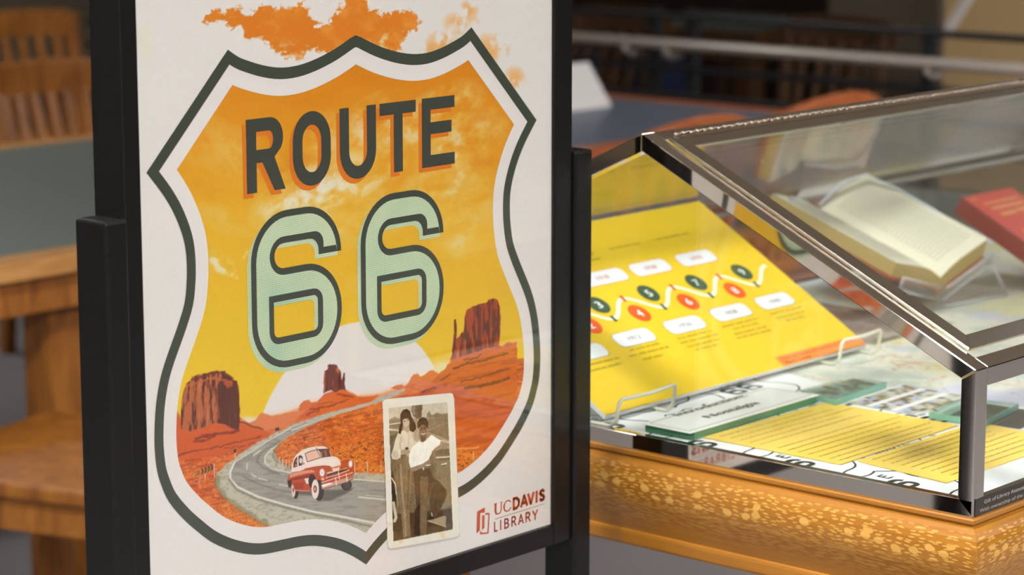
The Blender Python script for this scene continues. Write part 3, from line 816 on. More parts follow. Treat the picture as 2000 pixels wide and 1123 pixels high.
for ox in (0, dx6):
    P_, H_ = six(0, ox); sh = lambda Q: [(a - .0045, b - .0040) for a, b in Q]
    g_ = flat('number_six', [(sh(P_), [sh(H_)], (200, 208, 170), .0006)], SG, poster, M_HALF)
    Pi, Hi = six(TS, ox)
    n_ = flat('number_six_outline', [(P_, [H_], (60, 66, 56), .0009)], SG, poster)
    flat('number_six_fill', [(Pi, [Hi], (200, 208, 170), .0012)], SG, poster, M_HALF)

# --- the printed red car
def paint_car(px, py, U, V):
    p = Paint(px, py, (0, 0, 0)); 
    base = paint_poster(px, py, U, V); p.c = base
    F_ = lambda pts: cv(pts, 550, 860, 9.356)
    E = lambda cx, cy, rx, ry, c, rot=0, soft=1.0, a=1: p.ell(550 + cx / 9.356, 860 + cy / 9.356, rx / 9.356, ry / 9.356, c, rot, soft, a)
    p.poly(F_([(230, 960), (330, 1000), (560, 1010), (700, 1110), (900, 1100), (1150, 990), (1340, 900), (1330, 870), (1000, 900), (600, 900), (300, 900)]), (84, 78, 70), 5, .75)
    E(1185, 815, 100, 102, (62, 54, 48)); E(1200, 800, 55, 80, (84, 72, 64), 0, 2, .6)
    E(255, 930, 58, 135, (44, 38, 34)); E(218, 912, 36, 128, (222, 196, 182)); E(214, 905, 15, 44, (146, 84, 62))
    red = [(102, 745), (115, 680), (170, 600), (300, 560), (420, 540), (480, 480), (560, 450), (750, 455), (880, 470), (920, 540), (1070, 520), (1080, 400), (1130, 360), (1230, 345), (1290, 380), (1320, 470), (1325, 640), (1315, 690), (1200, 760), (780, 905), (720, 900), (690, 860), (640, 930), (560, 935), (500, 925), (250, 920), (195, 790), (170, 860), (125, 845)]
    p.poly(F_(red), (184, 74, 42), 1)
    p.poly(F_([(165, 610), (340, 560), (560, 540), (620, 580), (470, 600), (260, 650), (140, 690)]), (220, 150, 122), 1.5, .9)
    p.poly(F_([(140, 720), (200, 690), (400, 645), (520, 610), (560, 640), (500, 670), (400, 700), (240, 730), (150, 740)]), (128, 44, 28), 1.6, .85)
    p.poly(F_([(105, 740), (180, 725), (185, 800), (160, 870), (125, 850)]), (60, 34, 28), 1.4)
    p.poly(F_([(210, 780), (400, 760), (410, 890), (250, 900)]), (150, 52, 30), 2, .8)
    p.line(F_([(250, 915), (510, 925)]), 2.2, (214, 120, 96), 1)
    p.poly(F_([(415, 700), (495, 690), (500, 800), (450, 790)]), (228, 212, 202), 1.4)
    roof = [(175, 590), (190, 470), (220, 340), (270, 260), (370, 180), (500, 130), (640, 108), (780, 110), (850, 150), (890, 220), (910, 290), (1000, 300), (1060, 350), (1085, 430), (1080, 465), (930, 505), (880, 470), (760, 460), (600, 480), (430, 520), (340, 560), (200, 580)]
    p.poly(F_(roof), (232, 212, 198), 1)
    p.poly(F_([(430, 440), (700, 350), (1000, 330), (1060, 400), (930, 470), (760, 430)]), (238, 222, 212), 3, .7)
    p.line(F_([(420, 520), (600, 482), (760, 462), (870, 468), (925, 500), (1000, 480), (1085, 450)]), 1.0, (176, 88, 62), 1, .8)
    p.poly(F_([(424, 240), (520, 195), (655, 160), (860, 150), (905, 295), (800, 308), (715, 322), (600, 358), (465, 402)]), (90, 62, 54), 1)
    p.poly(F_([(438, 246), (525, 208), (642, 176), (704, 312), (600, 344), (472, 388)]), (228, 178, 156), 1)
    p.poly(F_([(655, 170), (690, 200), (735, 300), (712, 312)]), (230, 214, 204), 1); p.poly(F_([(768, 185), (812, 182), (838, 285), (800, 295)]), (168, 82, 60), 1.2); p.poly(F_([(690, 215), (730, 210), (745, 290), (715, 300)]), (160, 128, 92), 1.5)
    p.poly(F_([(213, 500), (220, 400), (250, 330), (288, 296), (284, 400), (288, 480)]), (82, 52, 46), 1); p.poly(F_([(308, 290), (345, 268), (384, 300), (388, 380), (378, 452), (313, 470)]), (74, 48, 44), 1)
    E(352, 370, 28, 52, (224, 204, 194)); E(270, 380, 10, 26, (170, 120, 108)); E(262, 455, 16, 20, (196, 130, 112))
    E(560, 745, 68, 128, (46, 34, 30)); E(682, 915, 92, 190, (48, 42, 40)); E(615, 893, 68, 178, (232, 212, 202)); E(612, 890, 34, 68, (124, 84, 68)); E(608, 892, 16, 34, (206, 160, 138))
    p.poly(F_([(930, 520), (1050, 490), (1062, 540), (940, 575)]), (234, 208, 198), 1); p.poly(F_([(815, 590), (930, 560), (1100, 530), (1180, 500), (1230, 540), (1205, 560), (860, 650)]), (228, 196, 180), 1.2, .8)
    p.poly(F_([(835, 620), (1100, 540), (1200, 515), (1215, 550), (1060, 612), (850, 705)]), (64, 34, 28), 1)
    p.line(F_([(812, 685), (1000, 632), (1222, 546)]), 2.4, (218, 172, 152), 1); p.line(F_([(850, 650), (1040, 590)]), 1.0, (170, 110, 90), 1)
    E(740, 590, 52, 80, (186, 146, 132)); E(740, 590, 38, 62, (240, 228, 220)); E(740, 590, 14, 24, (196, 188, 196), 0, 2); E(1257, 430, 42, 72, (184, 146, 134)); E(1260, 430, 30, 56, (236, 226, 220)); E(752, 706, 30, 26, (222, 170, 150)); E(1270, 540, 18, 18, (150, 70, 50))
    p.line(F_([(730, 775), (980, 692), (1200, 622), (1295, 590)]), 1.8, (226, 190, 172), 1)
    p.poly(F_([(722, 812), (900, 770), (1190, 682), (1320, 620), (1325, 685), (1200, 765), (780, 902), (735, 898)]), (200, 152, 134), 1)
    p.poly(F_([(728, 815), (880, 775), (940, 790), (760, 855)]), (246, 238, 232), 1.5); p.line(F_([(740, 895), (1000, 825), (1200, 760), (1310, 700)]), 1.4, (120, 68, 54), 1.2)
    for a, b in (((985, 680), (1003, 822)), ((1178, 612), (1198, 752)), ((1040, 570), (1056, 705))): p.line(F_([a, b]), 1.7, (238, 216, 204), 1, .95)
    p.poly(F_([(1212, 660), (1312, 628), (1312, 680), (1216, 714)]), (160, 112, 90), 1, .9)
    p.line(F_([(635, 108), (578, 0)]), .7, (214, 170, 140), .8, .8); E(637, 145, 10, 10, (60, 44, 40)); E(404, 425, 12, 16, (110, 70, 60))
    return p.c
cu0, cv0 = SG.px(552, 982, .0008); cu1, cv1 = SG.px(704, 862, .0008)
carpoly = [SG.px(x, y, .0007) for x, y in [(556, 925), (570, 890), (600, 868), (640, 862), (660, 880), (692, 888), (698, 960), (640, 978), (580, 974)]]
carp = [SG.px(*q_, .0007) for q_ in [(557, 898), (572, 878), (600, 866), (655, 864), (680, 878), (697, 894), (699, 948), (672, 968), (640, 982), (575, 982), (558, 960)]]
grid_picture('printed_car', SG, min(a for a, b in carp), max(a for a, b in carp), min(b for a, b in carp), max(b for a, b in carp), .00038, .00034, .0007, paint_car, poster, inside=lambda U, V: inpoly(carp, U, V))

# --- the old photograph printed in the corner
snap = [(747, 785), (750, 781.5), (757, 779.5), (879, 767.5), (884, 769), (886.5, 777), (897.5, 1040), (895, 1046), (889, 1049), (765, 1071), (759, 1069.5), (757, 1064)]
snapp = [SG.px(x, y, .0010) for x, y in snap]
def paint_snap(px, py, U, V):
    p = Paint(px, py, (226, 220, 202))
    p.blend((232, 226, 214), (fbm(px / 14, py / 20, 3, 1) > .5) * .4); p.blend((222, 200, 150), np.clip((fbm(px / 10, py / 8, 4, 6) - .62) * 6, 0, .7) * (py > 1020))
    F_ = lambda pts: cv(pts, 740, 760, 3.5125)
    E = lambda cx, cy, rx, ry, c, rot=0, soft=1.0, a=1: p.ell(740 + cx / 3.5125, 760 + cy / 3.5125, rx / 3.5125, ry / 3.5125, c, rot, soft, a)
    G = lambda pts, c, soft=1.2, a=1, dist=0: p.poly(F_(pts), c, soft, a, dist)
    Ln = lambda pts, w_, c, a=1, soft=1: p.line(F_(pts), w_ / 3.5, c, soft, a)
    pic = [(66, 130), (470, 88), (508, 962), (100, 1045)]
    q = p.c.copy()
    G(pic, (198, 188, 166), 1.2)
    G([(66, 215), (480, 178), (490, 350), (66, 330)], (150, 138, 114), 3, .8, 1.5)
    G([(330, 170), (345, 150), (360, 175), (400, 160), (440, 170), (480, 160), (480, 190), (330, 196)], (132, 120, 98), 2, .9, 1.5); G([(66, 215), (110, 190), (150, 205), (150, 230), (66, 240)], (140, 128, 106), 2.5, .8, 1)
    G([(226, 112), (262, 100), (302, 102), (300, 130), (290, 150), (292, 195), (262, 205), (235, 190), (222, 150)], (104, 92, 74), 2, .95, 1.5); G([(225, 120), (250, 112), (250, 170), (232, 180)], (160, 148, 124), 3, .7, 1)
    G([(335, 205), (485, 190), (490, 360), (430, 345), (340, 310)], (128, 114, 90), 2.5, .8, 1.5); Ln([(345, 280), (400, 255), (480, 225)], 5, (176, 164, 138), .6, 2); Ln([(335, 300), (420, 330), (492, 362)], 8, (192, 180, 156), .8, 2)
    G([(66, 235), (150, 225), (150, 262), (66, 270)], (132, 118, 94), 2, .8); Ln([(66, 243), (152, 230)], 7, (222, 212, 192)); Ln([(66, 276), (150, 286)], 8, (224, 214, 196)); Ln([(66, 300), (120, 300), (70, 370)], 26, (120, 106, 82), .7, 3)
    G([(70, 460), (330, 400), (492, 370), (505, 830), (330, 870), (90, 880)], (124, 110, 84), 2)
    G([(380, 460), (498, 450), (506, 800), (400, 830)], (146, 132, 104), 8, .8); G([(70, 320), (140, 300), (120, 470), (75, 480)], (96, 84, 64), 3, .8)
    Ln([(350, 400), (492, 396)], 26, (180, 168, 144), .8, 3); Ln([(385, 470), (496, 463)], 9, (222, 212, 188)); Ln([(390, 484), (497, 478)], 5, (92, 80, 62), .8); Ln([(432, 517), (462, 510)], 9, (226, 216, 194)); Ln([(432, 524), (456, 522)], 5, (80, 70, 54), .8); Ln([(478, 462), (505, 600)], 1.5, (84, 72, 56), .8)
    G([(88, 860), (505, 820), (508, 962), (100, 1045)], (86, 71, 52), 3, 1, 1.5); G([(100, 980), (300, 950), (500, 920), (508, 962), (100, 1045)], (118, 98, 72), 5, .5)
    E(92, 720, 24, 165, (48, 42, 36), -4, 2); Ln([(88, 610), (112, 650), (120, 720)], 8, (224, 214, 194)); Ln([(100, 780), (112, 850), (118, 880), (108, 905)], 20, (206, 194, 170), .95, 1.5); Ln([(112, 660), (125, 740), (132, 800)], 6, (176, 164, 140), .8)
    G([(332, 905), (450, 868), (462, 876), (458, 944), (420, 930)], (166, 150, 122), 1.5); Ln([(336, 903), (460, 945)], 4, (214, 202, 180))
    # figure on the left: blouse, trousers
    G([(124, 468), (200, 452), (222, 500), (228, 570), (222, 690), (208, 800), (218, 1012), (166, 1020), (158, 900), (146, 770), (118, 570)], (140, 120, 92), 1.5)
    Ln([(150, 520), (158, 700), (178, 860), (186, 1010)], 14, (168, 148, 120), .9, 2); Ln([(205, 560), (200, 700), (196, 820)], 10, (110, 92, 68), .8, 2); Ln([(134, 520), (140, 640), (160, 800)], 5, (104, 88, 66), .7, 2); E(196, 1018, 16, 8, (120, 92, 72))
    G([(152, 284), (132, 298), (112, 350), (98, 410), (84, 455), (92, 480), (118, 484), (150, 470), (150, 450), (205, 440), (222, 400), (262, 362), (276, 292), (262, 262), (225, 268), (190, 282)], (216, 204, 182), 1.4)
    Ln([(150, 330), (146, 390), (160, 450)], 4, (160, 146, 122), .7, 2); Ln([(200, 290), (205, 340), (200, 420)], 3, (176, 162, 138), .7, 2); Ln([(230, 300), (245, 360)], 8, (182, 166, 142), .6, 3); G([(240, 268), (275, 268), (285, 340), (262, 362), (240, 350)], (168, 150, 128), 2, .8)
    E(110, 452, 24, 28, (204, 190, 166), 0, 2); Ln([(96, 440), (125, 470)], 3, (150, 136, 112), .6)
    G([(150, 420), (190, 408), (214, 425), (214, 468), (196, 470), (178, 446), (152, 446)], (176, 156, 130), 1.4); E(192, 407, 12, 9, (72, 62, 50)); Ln([(178, 448), (205, 470)], 3, (96, 80, 62), .8)
    G([(148, 172), (165, 143), (192, 136), (212, 150), (222, 185), (238, 215), (252, 240), (256, 272), (236, 296), (212, 285), (206, 250), (200, 215), (178, 205), (166, 240), (158, 280), (148, 310), (134, 302), (140, 262), (150, 230), (146, 200)], (60, 48, 38), 1.4)
    E(187, 228, 23, 37, (196, 178, 156), -8, 1); G([(176, 262), (208, 250), (212, 282), (196, 300), (176, 282)], (180, 160, 138), 1.2)
    G([(160, 175), (200, 168), (212, 185), (205, 200), (172, 205), (160, 215)], (62, 50, 40), 1.2)
    E(177, 222, 5, 3.4, (70, 56, 48), -10, .7); E(198, 214, 5, 3.4, (70, 56, 48), -10, .7); Ln([(171, 216), (183, 213)], 1.6, (90, 74, 62)); Ln([(192, 208), (204, 206)], 1.6, (90, 74, 62)); Ln([(189, 222), (193, 234)], 1.6, (168, 146, 124)); Ln([(183, 246), (192, 249), (203, 240)], 4.5, (236, 224, 206), 1, .8); Ln([(181, 244), (192, 252), (205, 240)], 1.2, (110, 76, 66), .9, .6)
    # figure on the right: white shirt, dark trousers
    G([(222, 640), (248, 650), (250, 810), (224, 790)], (140, 124, 98), 1.5, .8)
    for i in range(5): Ln([(224, 660 + i * 28), (246, 690 + i * 28)], 5, (92, 78, 58), .8, 1)
    G([(235, 560), (300, 545), (345, 545), (380, 612), (420, 640), (462, 690), (466, 730), (440, 790), (392, 880), (372, 892), (348, 860), (350, 700), (332, 760), (326, 1000), (282, 1008), (258, 830), (246, 700)], (98, 82, 62), 1.5)
    G([(284, 600), (338, 600), (334, 780), (326, 1002), (284, 1008), (280, 800)], (124, 106, 80), 1.5); G([(246, 830), (282, 780), (282, 1008), (240, 1000)], (62, 50, 38), 2, .8); Ln([(345, 640), (372, 628)], 3, (70, 58, 44), .7); Ln([(350, 700), (380, 640), (430, 650)], 4, (128, 110, 86), .7, 2)
    Ln([(360, 700), (400, 720), (450, 716)], 3, (78, 66, 50), .6, 2); E(360, 878, 12, 12, (54, 46, 40), 0); Ln([(362, 850), (368, 885), (380, 880)], 5, (222, 214, 200)); G([(345, 870), (384, 878), (372, 892), (345, 890)], (44, 38, 32), 1.2, .9)
    G([(272, 360), (226, 398), (206, 450), (206, 500), (218, 542), (300, 538), (338, 500), (352, 460), (378, 412), (420, 380), (424, 354), (372, 318), (358, 313), (322, 352), (290, 364)], (240, 234, 220), 1.3)
    Ln([(330, 400), (320, 470)], 5, (222, 212, 194), .6, 3); Ln([(240, 420), (246, 500)], 6, (224, 216, 200), .6, 3)
    G([(218, 540), (300, 512), (350, 478), (364, 500), (340, 525), (300, 536), (250, 562), (224, 562)], (156, 136, 112), 1.3); G([(340, 500), (370, 480), (392, 430), (372, 420), (356, 450)], (60, 50, 40), 1.5, .0)
    G([(424, 356), (474, 372), (470, 392), (430, 408), (394, 424), (382, 420), (380, 408), (418, 384)], (166, 146, 122), 1.3); G([(364, 424), (390, 418), (392, 470), (384, 508), (374, 514), (358, 500)], (150, 130, 106), 1.2)
    for i in range(3): Ln([(366 + i * 7, 470), (364 + i * 7, 506)], 1.2, (96, 80, 62), .8, .6)
    Ln([(326, 524), (352, 520)], 7, (232, 224, 206), .9); E(306, 546, 5, 8, (226, 216, 198))
    G([(266, 270), (264, 232), (280, 202), (304, 192), (328, 202), (340, 232), (336, 272), (326, 262), (300, 250), (280, 262)], (56, 46, 38), 1.3)
    G([(284, 316), (326, 312), (322, 352), (302, 364), (286, 358)], (112, 94, 76), 1.2); E(303, 286, 27, 42, (132, 110, 90), -2, 1)
    E(293, 272, 5, 3.2, (60, 48, 40), 0, .7); E(314, 270, 5, 3.2, (60, 48, 40), 0, .7); Ln([(286, 265), (298, 264)], 1.8, (74, 60, 50), 1, .6); Ln([(309, 263), (321, 263)], 1.8, (74, 60, 50), 1, .6); E(305, 287, 5, 4, (156, 132, 110), 0, 1); Ln([(289, 303), (305, 311), (321, 301)], 5.5, (238, 228, 212), 1, .7); Ln([(288, 300), (305, 316), (323, 298)], 1.2, (90, 66, 56), .8, .5); E(290, 290, 6, 6, (158, 134, 112), 0, 2, .7); E(318, 288, 6, 6, (158, 134, 112), 0, 2, .7)
    ip = inpoly(F_(pic), px, py)[..., None]
    p.c = np.where(ip, 118 + (p.c - 118) * 1.13 - 8, p.c)
    p.c += ((fbm(px / 1.6, py / 1.6, 3, 3) - .5) * 26)[..., None] * ip + ((fbm(px / 5, py / 12, 3, 13) - .5) * 26)[..., None] * ip
    m = inpoly(F_(pic), px, py)[..., None]
    p.c = np.where(m, p.c, q)
    return p.c
flat('snapshot_shadow', [([(a + .0006, b - .0022) for a, b in snapp], [], (196, 188, 184), .00095)], SG, poster)
grid_picture('snapshot_print', SG, min(a for a, b in snapp), max(a for a, b in snapp), min(b for a, b in snapp), max(b for a, b in snapp), .0005, .00042, .0010, paint_snap, poster, inside=lambda U, V: inpoly(snapp, U, V))

# --- library logo in the lower right corner
G_ = lambda pts: [SG.px(920 + a / 9.356, 940 + b / 9.356, .0007) for a, b in pts]
RED = (190, 72, 34)
logo = [(G_([(112, 560), (135, 540), (252, 476), (252, 570), (176, 580), (170, 590), (160, 900), (103, 950)]), [], RED, .0007),
        (G_([(200, 622), (250, 616), (246, 850), (200, 892)]), [], (196, 92, 56), .0007),
        (G_([(258, 578), (330, 574), (342, 590), (340, 640), (322, 955), (166, 972), (162, 925), (190, 900), (190, 938), (300, 930), (318, 612), (258, 612)]), [], (194, 86, 48), .0007),
        (G_([(436, 688), (1348, 403), (1348, 411), (438, 697)]), [], (150, 100, 80), .0007)]
flat('logo_mark', logo, SG, poster)
# letters drawn as strokes on cells: (glyph strokes in unit cells)
def strokes_word(word, cells, y0f, y1f, wst, rgb, hgt):
    """cells: [(x0,x1)] in crop units, y0f/y1f: top and base lines"""
    GL = {'L': [[(0, 1), (0, 0), (1, 0)]], 'I': [[(.5, 1), (.5, 0)]], 'B': [[(0, 0), (0, 1), (.7, .95), (.85, .76), (.65, .54), (0, .52)], [(.6, .53), (.95, .3), (.75, .04), (0, 0)]],
          'R': [[(0, 0), (0, 1), (.7, .97), (.9, .74), (.65, .5), (0, .48)], [(.5, .48), (1, 0)]], 'A': [[(0, 0), (.5, 1), (1, 0)], [(.22, .3), (.78, .3)]], 'Y': [[(0, 1), (.5, .48), (1, 1)], [(.5, .5), (.5, 0)]],
          'D': [[(0, 0), (0, 1), (.55, .98), (.95, .75), (1, .5), (.95, .25), (.55, .02), (0, 0)]], 'V': [[(0, 1), (.5, 0), (1, 1)]],
          'S': [[(.95, .84), (.6, 1), (.2, .93), (.05, .74), (.3, .56), (.75, .44), (.97, .25), (.8, .05), (.4, 0), (.03, .15)]],
          'U': [[(0, 1), (0, .3), (.2, .03), (.5, -.02), (.85, .08), (.95, .35), (.95, 1)]], 'C': [[(1, .8), (.7, 1), (.3, .93), (.03, .6), (.1, .2), (.4, 0), (.75, .02), (1, .25)]]}
    out = []
    for ch, (a, b) in zip(word, cells):
        for st in GL[ch]:
            pts = []
            for u, v in st:
                x = a + (b - a) * u; yt = y0f(x); yb = y1f(x); pts.append(SG.px(920 + x / 9.356, 940 + (yb + (yt - yb) * v) / 9.356, hgt))
            for i in range(len(pts) - 1):
                d = (Vector(pts[i + 1]) - Vector(pts[i])).normalized() * wst * .3
                out.append((strokepoly([tuple(Vector(pts[i]) - d), tuple(Vector(pts[i + 1]) + d)], wst), [], rgb, hgt))
    return out
lo = strokes_word('LIBRARY', [(432, 478), (530, 556), (618, 690), (748, 820), (870, 955), (1008, 1080), (1128, 1215)], lambda x: 750 - (x - 430) * .292, lambda x: 915 - (x - 430) * .292, .0020, (188, 74, 44), .0007)
lo += strokes_word('DAVIS', [(782, 876), (918, 1025), (1046, 1142), (1180, 1218), (1260, 1338)], lambda x: 325 - (x - 760) * .305, lambda x: 512 - (x - 760) * .312, .0034, RED, .0007)
lo += strokes_word('UC', [(442, 558), (598, 725)], lambda x: 415 - (x - 430) * .275, lambda x: 610 - (x - 430) * .28, .0013, RED, .0007)
lo += [(G_([(432, 410), (466, 400), (466, 560), (482, 600), (470, 615), (440, 590), (430, 540)]), [], RED, .00072), (G_([(590, 460), (606, 400), (622, 400), (618, 500), (640, 560), (610, 540), (594, 510)]), [], RED, .00072), (G_([(412, 412), (490, 392), (490, 400), (412, 421)]), [], RED, .00072), (G_([(535, 384), (582, 370), (582, 378), (535, 392)]), [], RED, .00072)]
flat('logo_lettering', lo, SG, poster)
# ------------------------------------------------------------------ display case
CX0, CX1, CY0, CY1 = 2.176, 4.02, 1.299, 2.141
CYM = 1.720
ZB, ZD, ZE, ZP = .910, .9275, 1.060, 1.2593
SLOPE = math.atan2(ZP - ZE, CYM - CY0)
case = empty('display_case', (3.1, 1.72, 0), 'long glass display case with chrome edges, gabled lid and oak base', 'display case')

def lacewood():
    m, t, b = nt('flecked_oak'); N = t.nodes; Lk = t.links
    tc = N.new('ShaderNodeTexCoord'); sp = N.new('ShaderNodeSeparateXYZ'); Lk.new(tc.outputs['Object'], sp.inputs[0])
    def M_(op, a, b_=None, c_=None):
        n = N.new('ShaderNodeMath'); n.operation = op
        for i_, v in enumerate((a, b_, c_)):
            if v is None: continue
            if isinstance(v, (int, float)): n.inputs[i_].default_value = v
            else: Lk.new(v, n.inputs[i_])
        return n.outputs[0]
    run = M_('ADD', sp.outputs[0], sp.outputs[1])       # runs along either side of the corner
    def fleck(sr, sz, lo, hi, warp, off):
        cb = N.new('ShaderNodeCombineXYZ'); no = N.new('ShaderNodeTexNoise'); no.inputs['Scale'].default_value = 22; Lk.new(tc.outputs['Object'], no.inputs['Vector'])
        wz = M_('MULTIPLY', M_('SUBTRACT', no.outputs[0], .5), warp)
        Lk.new(M_('MULTIPLY', M_('ADD', run, M_('MULTIPLY', wz, .5)), sr), cb.inputs[0]); Lk.new(M_('MULTIPLY', M_('ADD', sp.outputs[2], M_('ADD', wz, off)), sz), cb.inputs[1])
        vo = N.new('ShaderNodeTexVoronoi'); vo.voronoi_dimensions = '2D'; vo.inputs['Scale'].default_value = 1; vo.inputs['Randomness'].default_value = .85
        Lk.new(cb.outputs[0], vo.inputs['Vector'])
        mr = N.new('ShaderNodeMapRange'); Lk.new(vo.outputs['Distance'], mr.inputs['Value']); mr.inputs['From Min'].default_value = hi; mr.inputs['From Max'].default_value = lo; mr.interpolation_type = 'SMOOTHSTEP'
        sel = N.new('ShaderNodeSeparateColor'); Lk.new(vo.outputs['Color'], sel.inputs[0])
        return mr.outputs[0], sel.outputs[0]
    f1, s1 = fleck(74, 300, .20, .34, .010, 0)
    f2, s2 = fleck(52, 78, .26, .36, .012, .3)
    f3, s3 = fleck(60, 420, .28, .46, .006, .7)
    def ramp(z0, z1, z2, z3):
        a = N.new('ShaderNodeMapRange'); Lk.new(sp.outputs[2], a.inputs['Value']); a.inputs['From Min'].default_value = z0; a.inputs['From Max'].default_value = z1; a.interpolation_type = 'SMOOTHSTEP'
        b_ = N.new('ShaderNodeMapRange'); Lk.new(sp.outputs[2], b_.inputs['Value']); b_.inputs['From Min'].default_value = z3; b_.inputs['From Max'].default_value = z2; b_.interpolation_type = 'SMOOTHSTEP'
        return M_('MULTIPLY', a.outputs[0], b_.outputs[0])
    big = M_('MULTIPLY', M_('MULTIPLY', f2, M_('GREATER_THAN', s2, .45)), ramp(.862, .866, .882, .886))
    sm = M_('MULTIPLY', f1, ramp(.846, .868, .894, .899))
    fine = M_('MULTIPLY', M_('MULTIPLY', f3, .40), ramp(.826, .846, .856, .866))
    tot = M_('MAXIMUM', M_('MAXIMUM', big, M_('MULTIPLY', sm, .82)), fine)
    no2 = N.new('ShaderNodeTexNoise'); no2.inputs['Scale'].default_value = 7; no2.inputs['Detail'].default_value = 6; mp = N.new('ShaderNodeMapping'); mp.inputs['Scale'].default_value = (1.5, 1.5, 26)
    Lk.new(tc.outputs['Object'], mp.inputs[0]); Lk.new(mp.outputs[0], no2.inputs['Vector'])
    base = N.new('ShaderNodeMix'); base.data_type = 'RGBA'; base.inputs[6].default_value = (*L3((142, 88, 22)), 1); base.inputs[7].default_value = (*L3((176, 118, 38)), 1); Lk.new(no2.outputs[0], base.inputs[0])
    mx = N.new('ShaderNodeMix'); mx.data_type = 'RGBA'; mx.inputs[7].default_value = (*L3((206, 156, 76)), 1); Lk.new(base.outputs[2], mx.inputs[6]); Lk.new(tot, mx.inputs[0])
    Lk.new(mx.outputs[2], b.inputs['Base Color']); b.inputs['Roughness'].default_value = .33; b.inputs['Coat Weight'].default_value = .25; b.inputs['Coat Roughness'].default_value = .15
    return m
M_OAK = lacewood()
# moulding: profile (outward offset, z) swept round the four sides with mitres
prof = [(-.03, ZB), (.0040, ZB), (.0052, ZB - .0012), (.0052, ZB - .0050), (.0020, ZB - .0060), (.0020, ZB - .0078), (.0075, ZB - .0088), (.0120, ZB - .0125), (.0155, ZB - .0185), (.0175, ZB - .0265), (.0180, ZB - .0360),
        (.0168, ZB - .0460), (.0140, ZB - .0560), (.0100, ZB - .0660), (.0060, ZB - .0760), (.0030, ZB - .0850), (.0014, ZB - .0905), (.0034, ZB - .0920), (.0042, ZB - .0950), (.0042, ZB - .1050), (.0030, ZB - .1080), (-.0200, ZB - .1080)]
def ring(profile, mat, name, parent):
    vs = []; fs = []; n = len(profile)
    for o_, z in profile:
        vs += [(CX0 - o_, CY0 - o_, z), (CX1 + o_, CY0 - o_, z), (CX1 + o_, CY1 + o_, z), (CX0 - o_, CY1 + o_, z)]
    for i in range(n):
        j = (i + 1) % n
        for k in range(4):
            l = (k + 1) % 4
            fs.append((i * 4 + k, i * 4 + l, j * 4 + l, j * 4 + k))
    return MB().add(vs, fs).build(name, mat, parent)
wb = ring(prof, M_OAK, 'wood_moulding', case)
M_OAKP = wood('oak_panel', (150, 92, 30), (196, 134, 58), .4, 5, (1, 1, 9))
MB().box((CX0 + .02, CY0 + .02, ZB - .07), (CX1 - .02, CY1 - .02, ZB - .002)).build('wood_bed', M_OAKP, case)
for x in (CX0 + .07, CX1 - .07):
    for y in (CY0 + .043, CY1 - .043):
        MB().box((x - .035, y - .035, 0), (x + .035, y + .035, ZB - .07)).build('leg', M_OAKP, case, .004)
# metal edges
def bar(name, a, b, wd, hh, up=(0, 0, 1), mat=M_CHROME, bev=.0009, parent=case):
    return MB().bar(a, b, wd, hh, up).build(name, mat, parent, bev, 2)
T = .018
# bottom rails (box boundaries given directly)
def boxp(name, a, b, mat=M_CHROME, bev=.0008, parent=case): return MB().box(a, b).build(name, mat, parent, bev, 2)
boxp('bottom_rail', (CX0, CY0 + .0003, ZB), (CX0 + .010, CY1, ZD))
boxp('bottom_rail', (CX0 + .010, CY0, ZB), (CX1, CY0 + .010, ZD))
boxp('bottom_rail', (CX0 + .010, CY1 - .010, ZB), (CX1, CY1, ZD))
boxp('bottom_rail', (CX1 - .010, CY0 + .01, ZB), (CX1, CY1 - .01, ZD))
# end frames: gabled outline with equal-width members, one solid polygon ring
EF = Frame((CX0, 0, 0), (0, -1, 0), (0, 0, 1))        # N towards -X
def gable_pts(t):
    # inner outline offset t from the outer edges, bottom open at ZD
    s_ = math.tan(SLOPE); c_ = math.cos(SLOPE)
    y0, y1 = CY0 + t, CY1 - t
    zl = ZE + (t * s_) - t / c_; zp = ZP - t / c_
    return [(-y0, ZD if t else ZB), (-y0, zl), (-CYM, zp), (-y1, zl), (-y1, ZD if t else ZB)]
def end_frame(x, depth, sgn):
    fr = Frame((x, 0, 0), (0, -sgn, 0), (0, 0, 1))
    o = MB(); A = gable_pts(0); B = gable_pts(.0172)
    if sgn < 0: A = [(-u, v) for u, v in A]; B = [(-u, v) for u, v in B]
    for k in range(4):
        q_ = [A[k], A[k + 1], B[k + 1], B[k]]
        o.prism(q_, fr, -depth, 0)
    return o
me_ = end_frame(CX0, .022, 1)
me_.build('end_frame', M_CHROME, case, .0011, 2)
end_frame(CX1, .022, -1).build('end_frame', M_CHROME, case, .0011, 2)
# eave rails, ridge
for y0, y1 in ((CY0, CY0 + .012), (CY1 - .012, CY1)):
    s_ = 1 if y0 == CY0 else -1
    o = MB(); fr = Frame((CX0 + .022, 0, 0), (0, -1, 0), (0, 0, 1))
    ye = CY0 if s_ > 0 else CY1; yi = ye + s_ * .016
    o.prism([(-ye, ZE - .019), (-ye, ZE), (-yi, ZE + .016 * math.tan(SLOPE)), (-yi, ZE - .009)], fr, -(CX1 - CX0 - .044), 0)
    o.build('eave_rail', M_CHROME, case, .0011, 2)
nF = Vector((0, -math.sin(SLOPE), math.cos(SLOPE))); nB = Vector((0, math.sin(SLOPE), math.cos(SLOPE)))
dF = Vector((0, -math.cos(SLOPE), -math.sin(SLOPE))); dB = Vector((0, math.cos(SLOPE), -math.sin(SLOPE)))
PK = Vector((0, CYM, ZP))
FS = Frame((0, CYM, ZP), (1, 0, 0), -dF)              # front slope: v runs up towards the ridge (v=0 at peak, negative downwards)
BS = Frame((0, CYM, ZP), (-1, 0, 0), -dB)
LSL = (CYM - CY0) / math.cos(SLOPE)
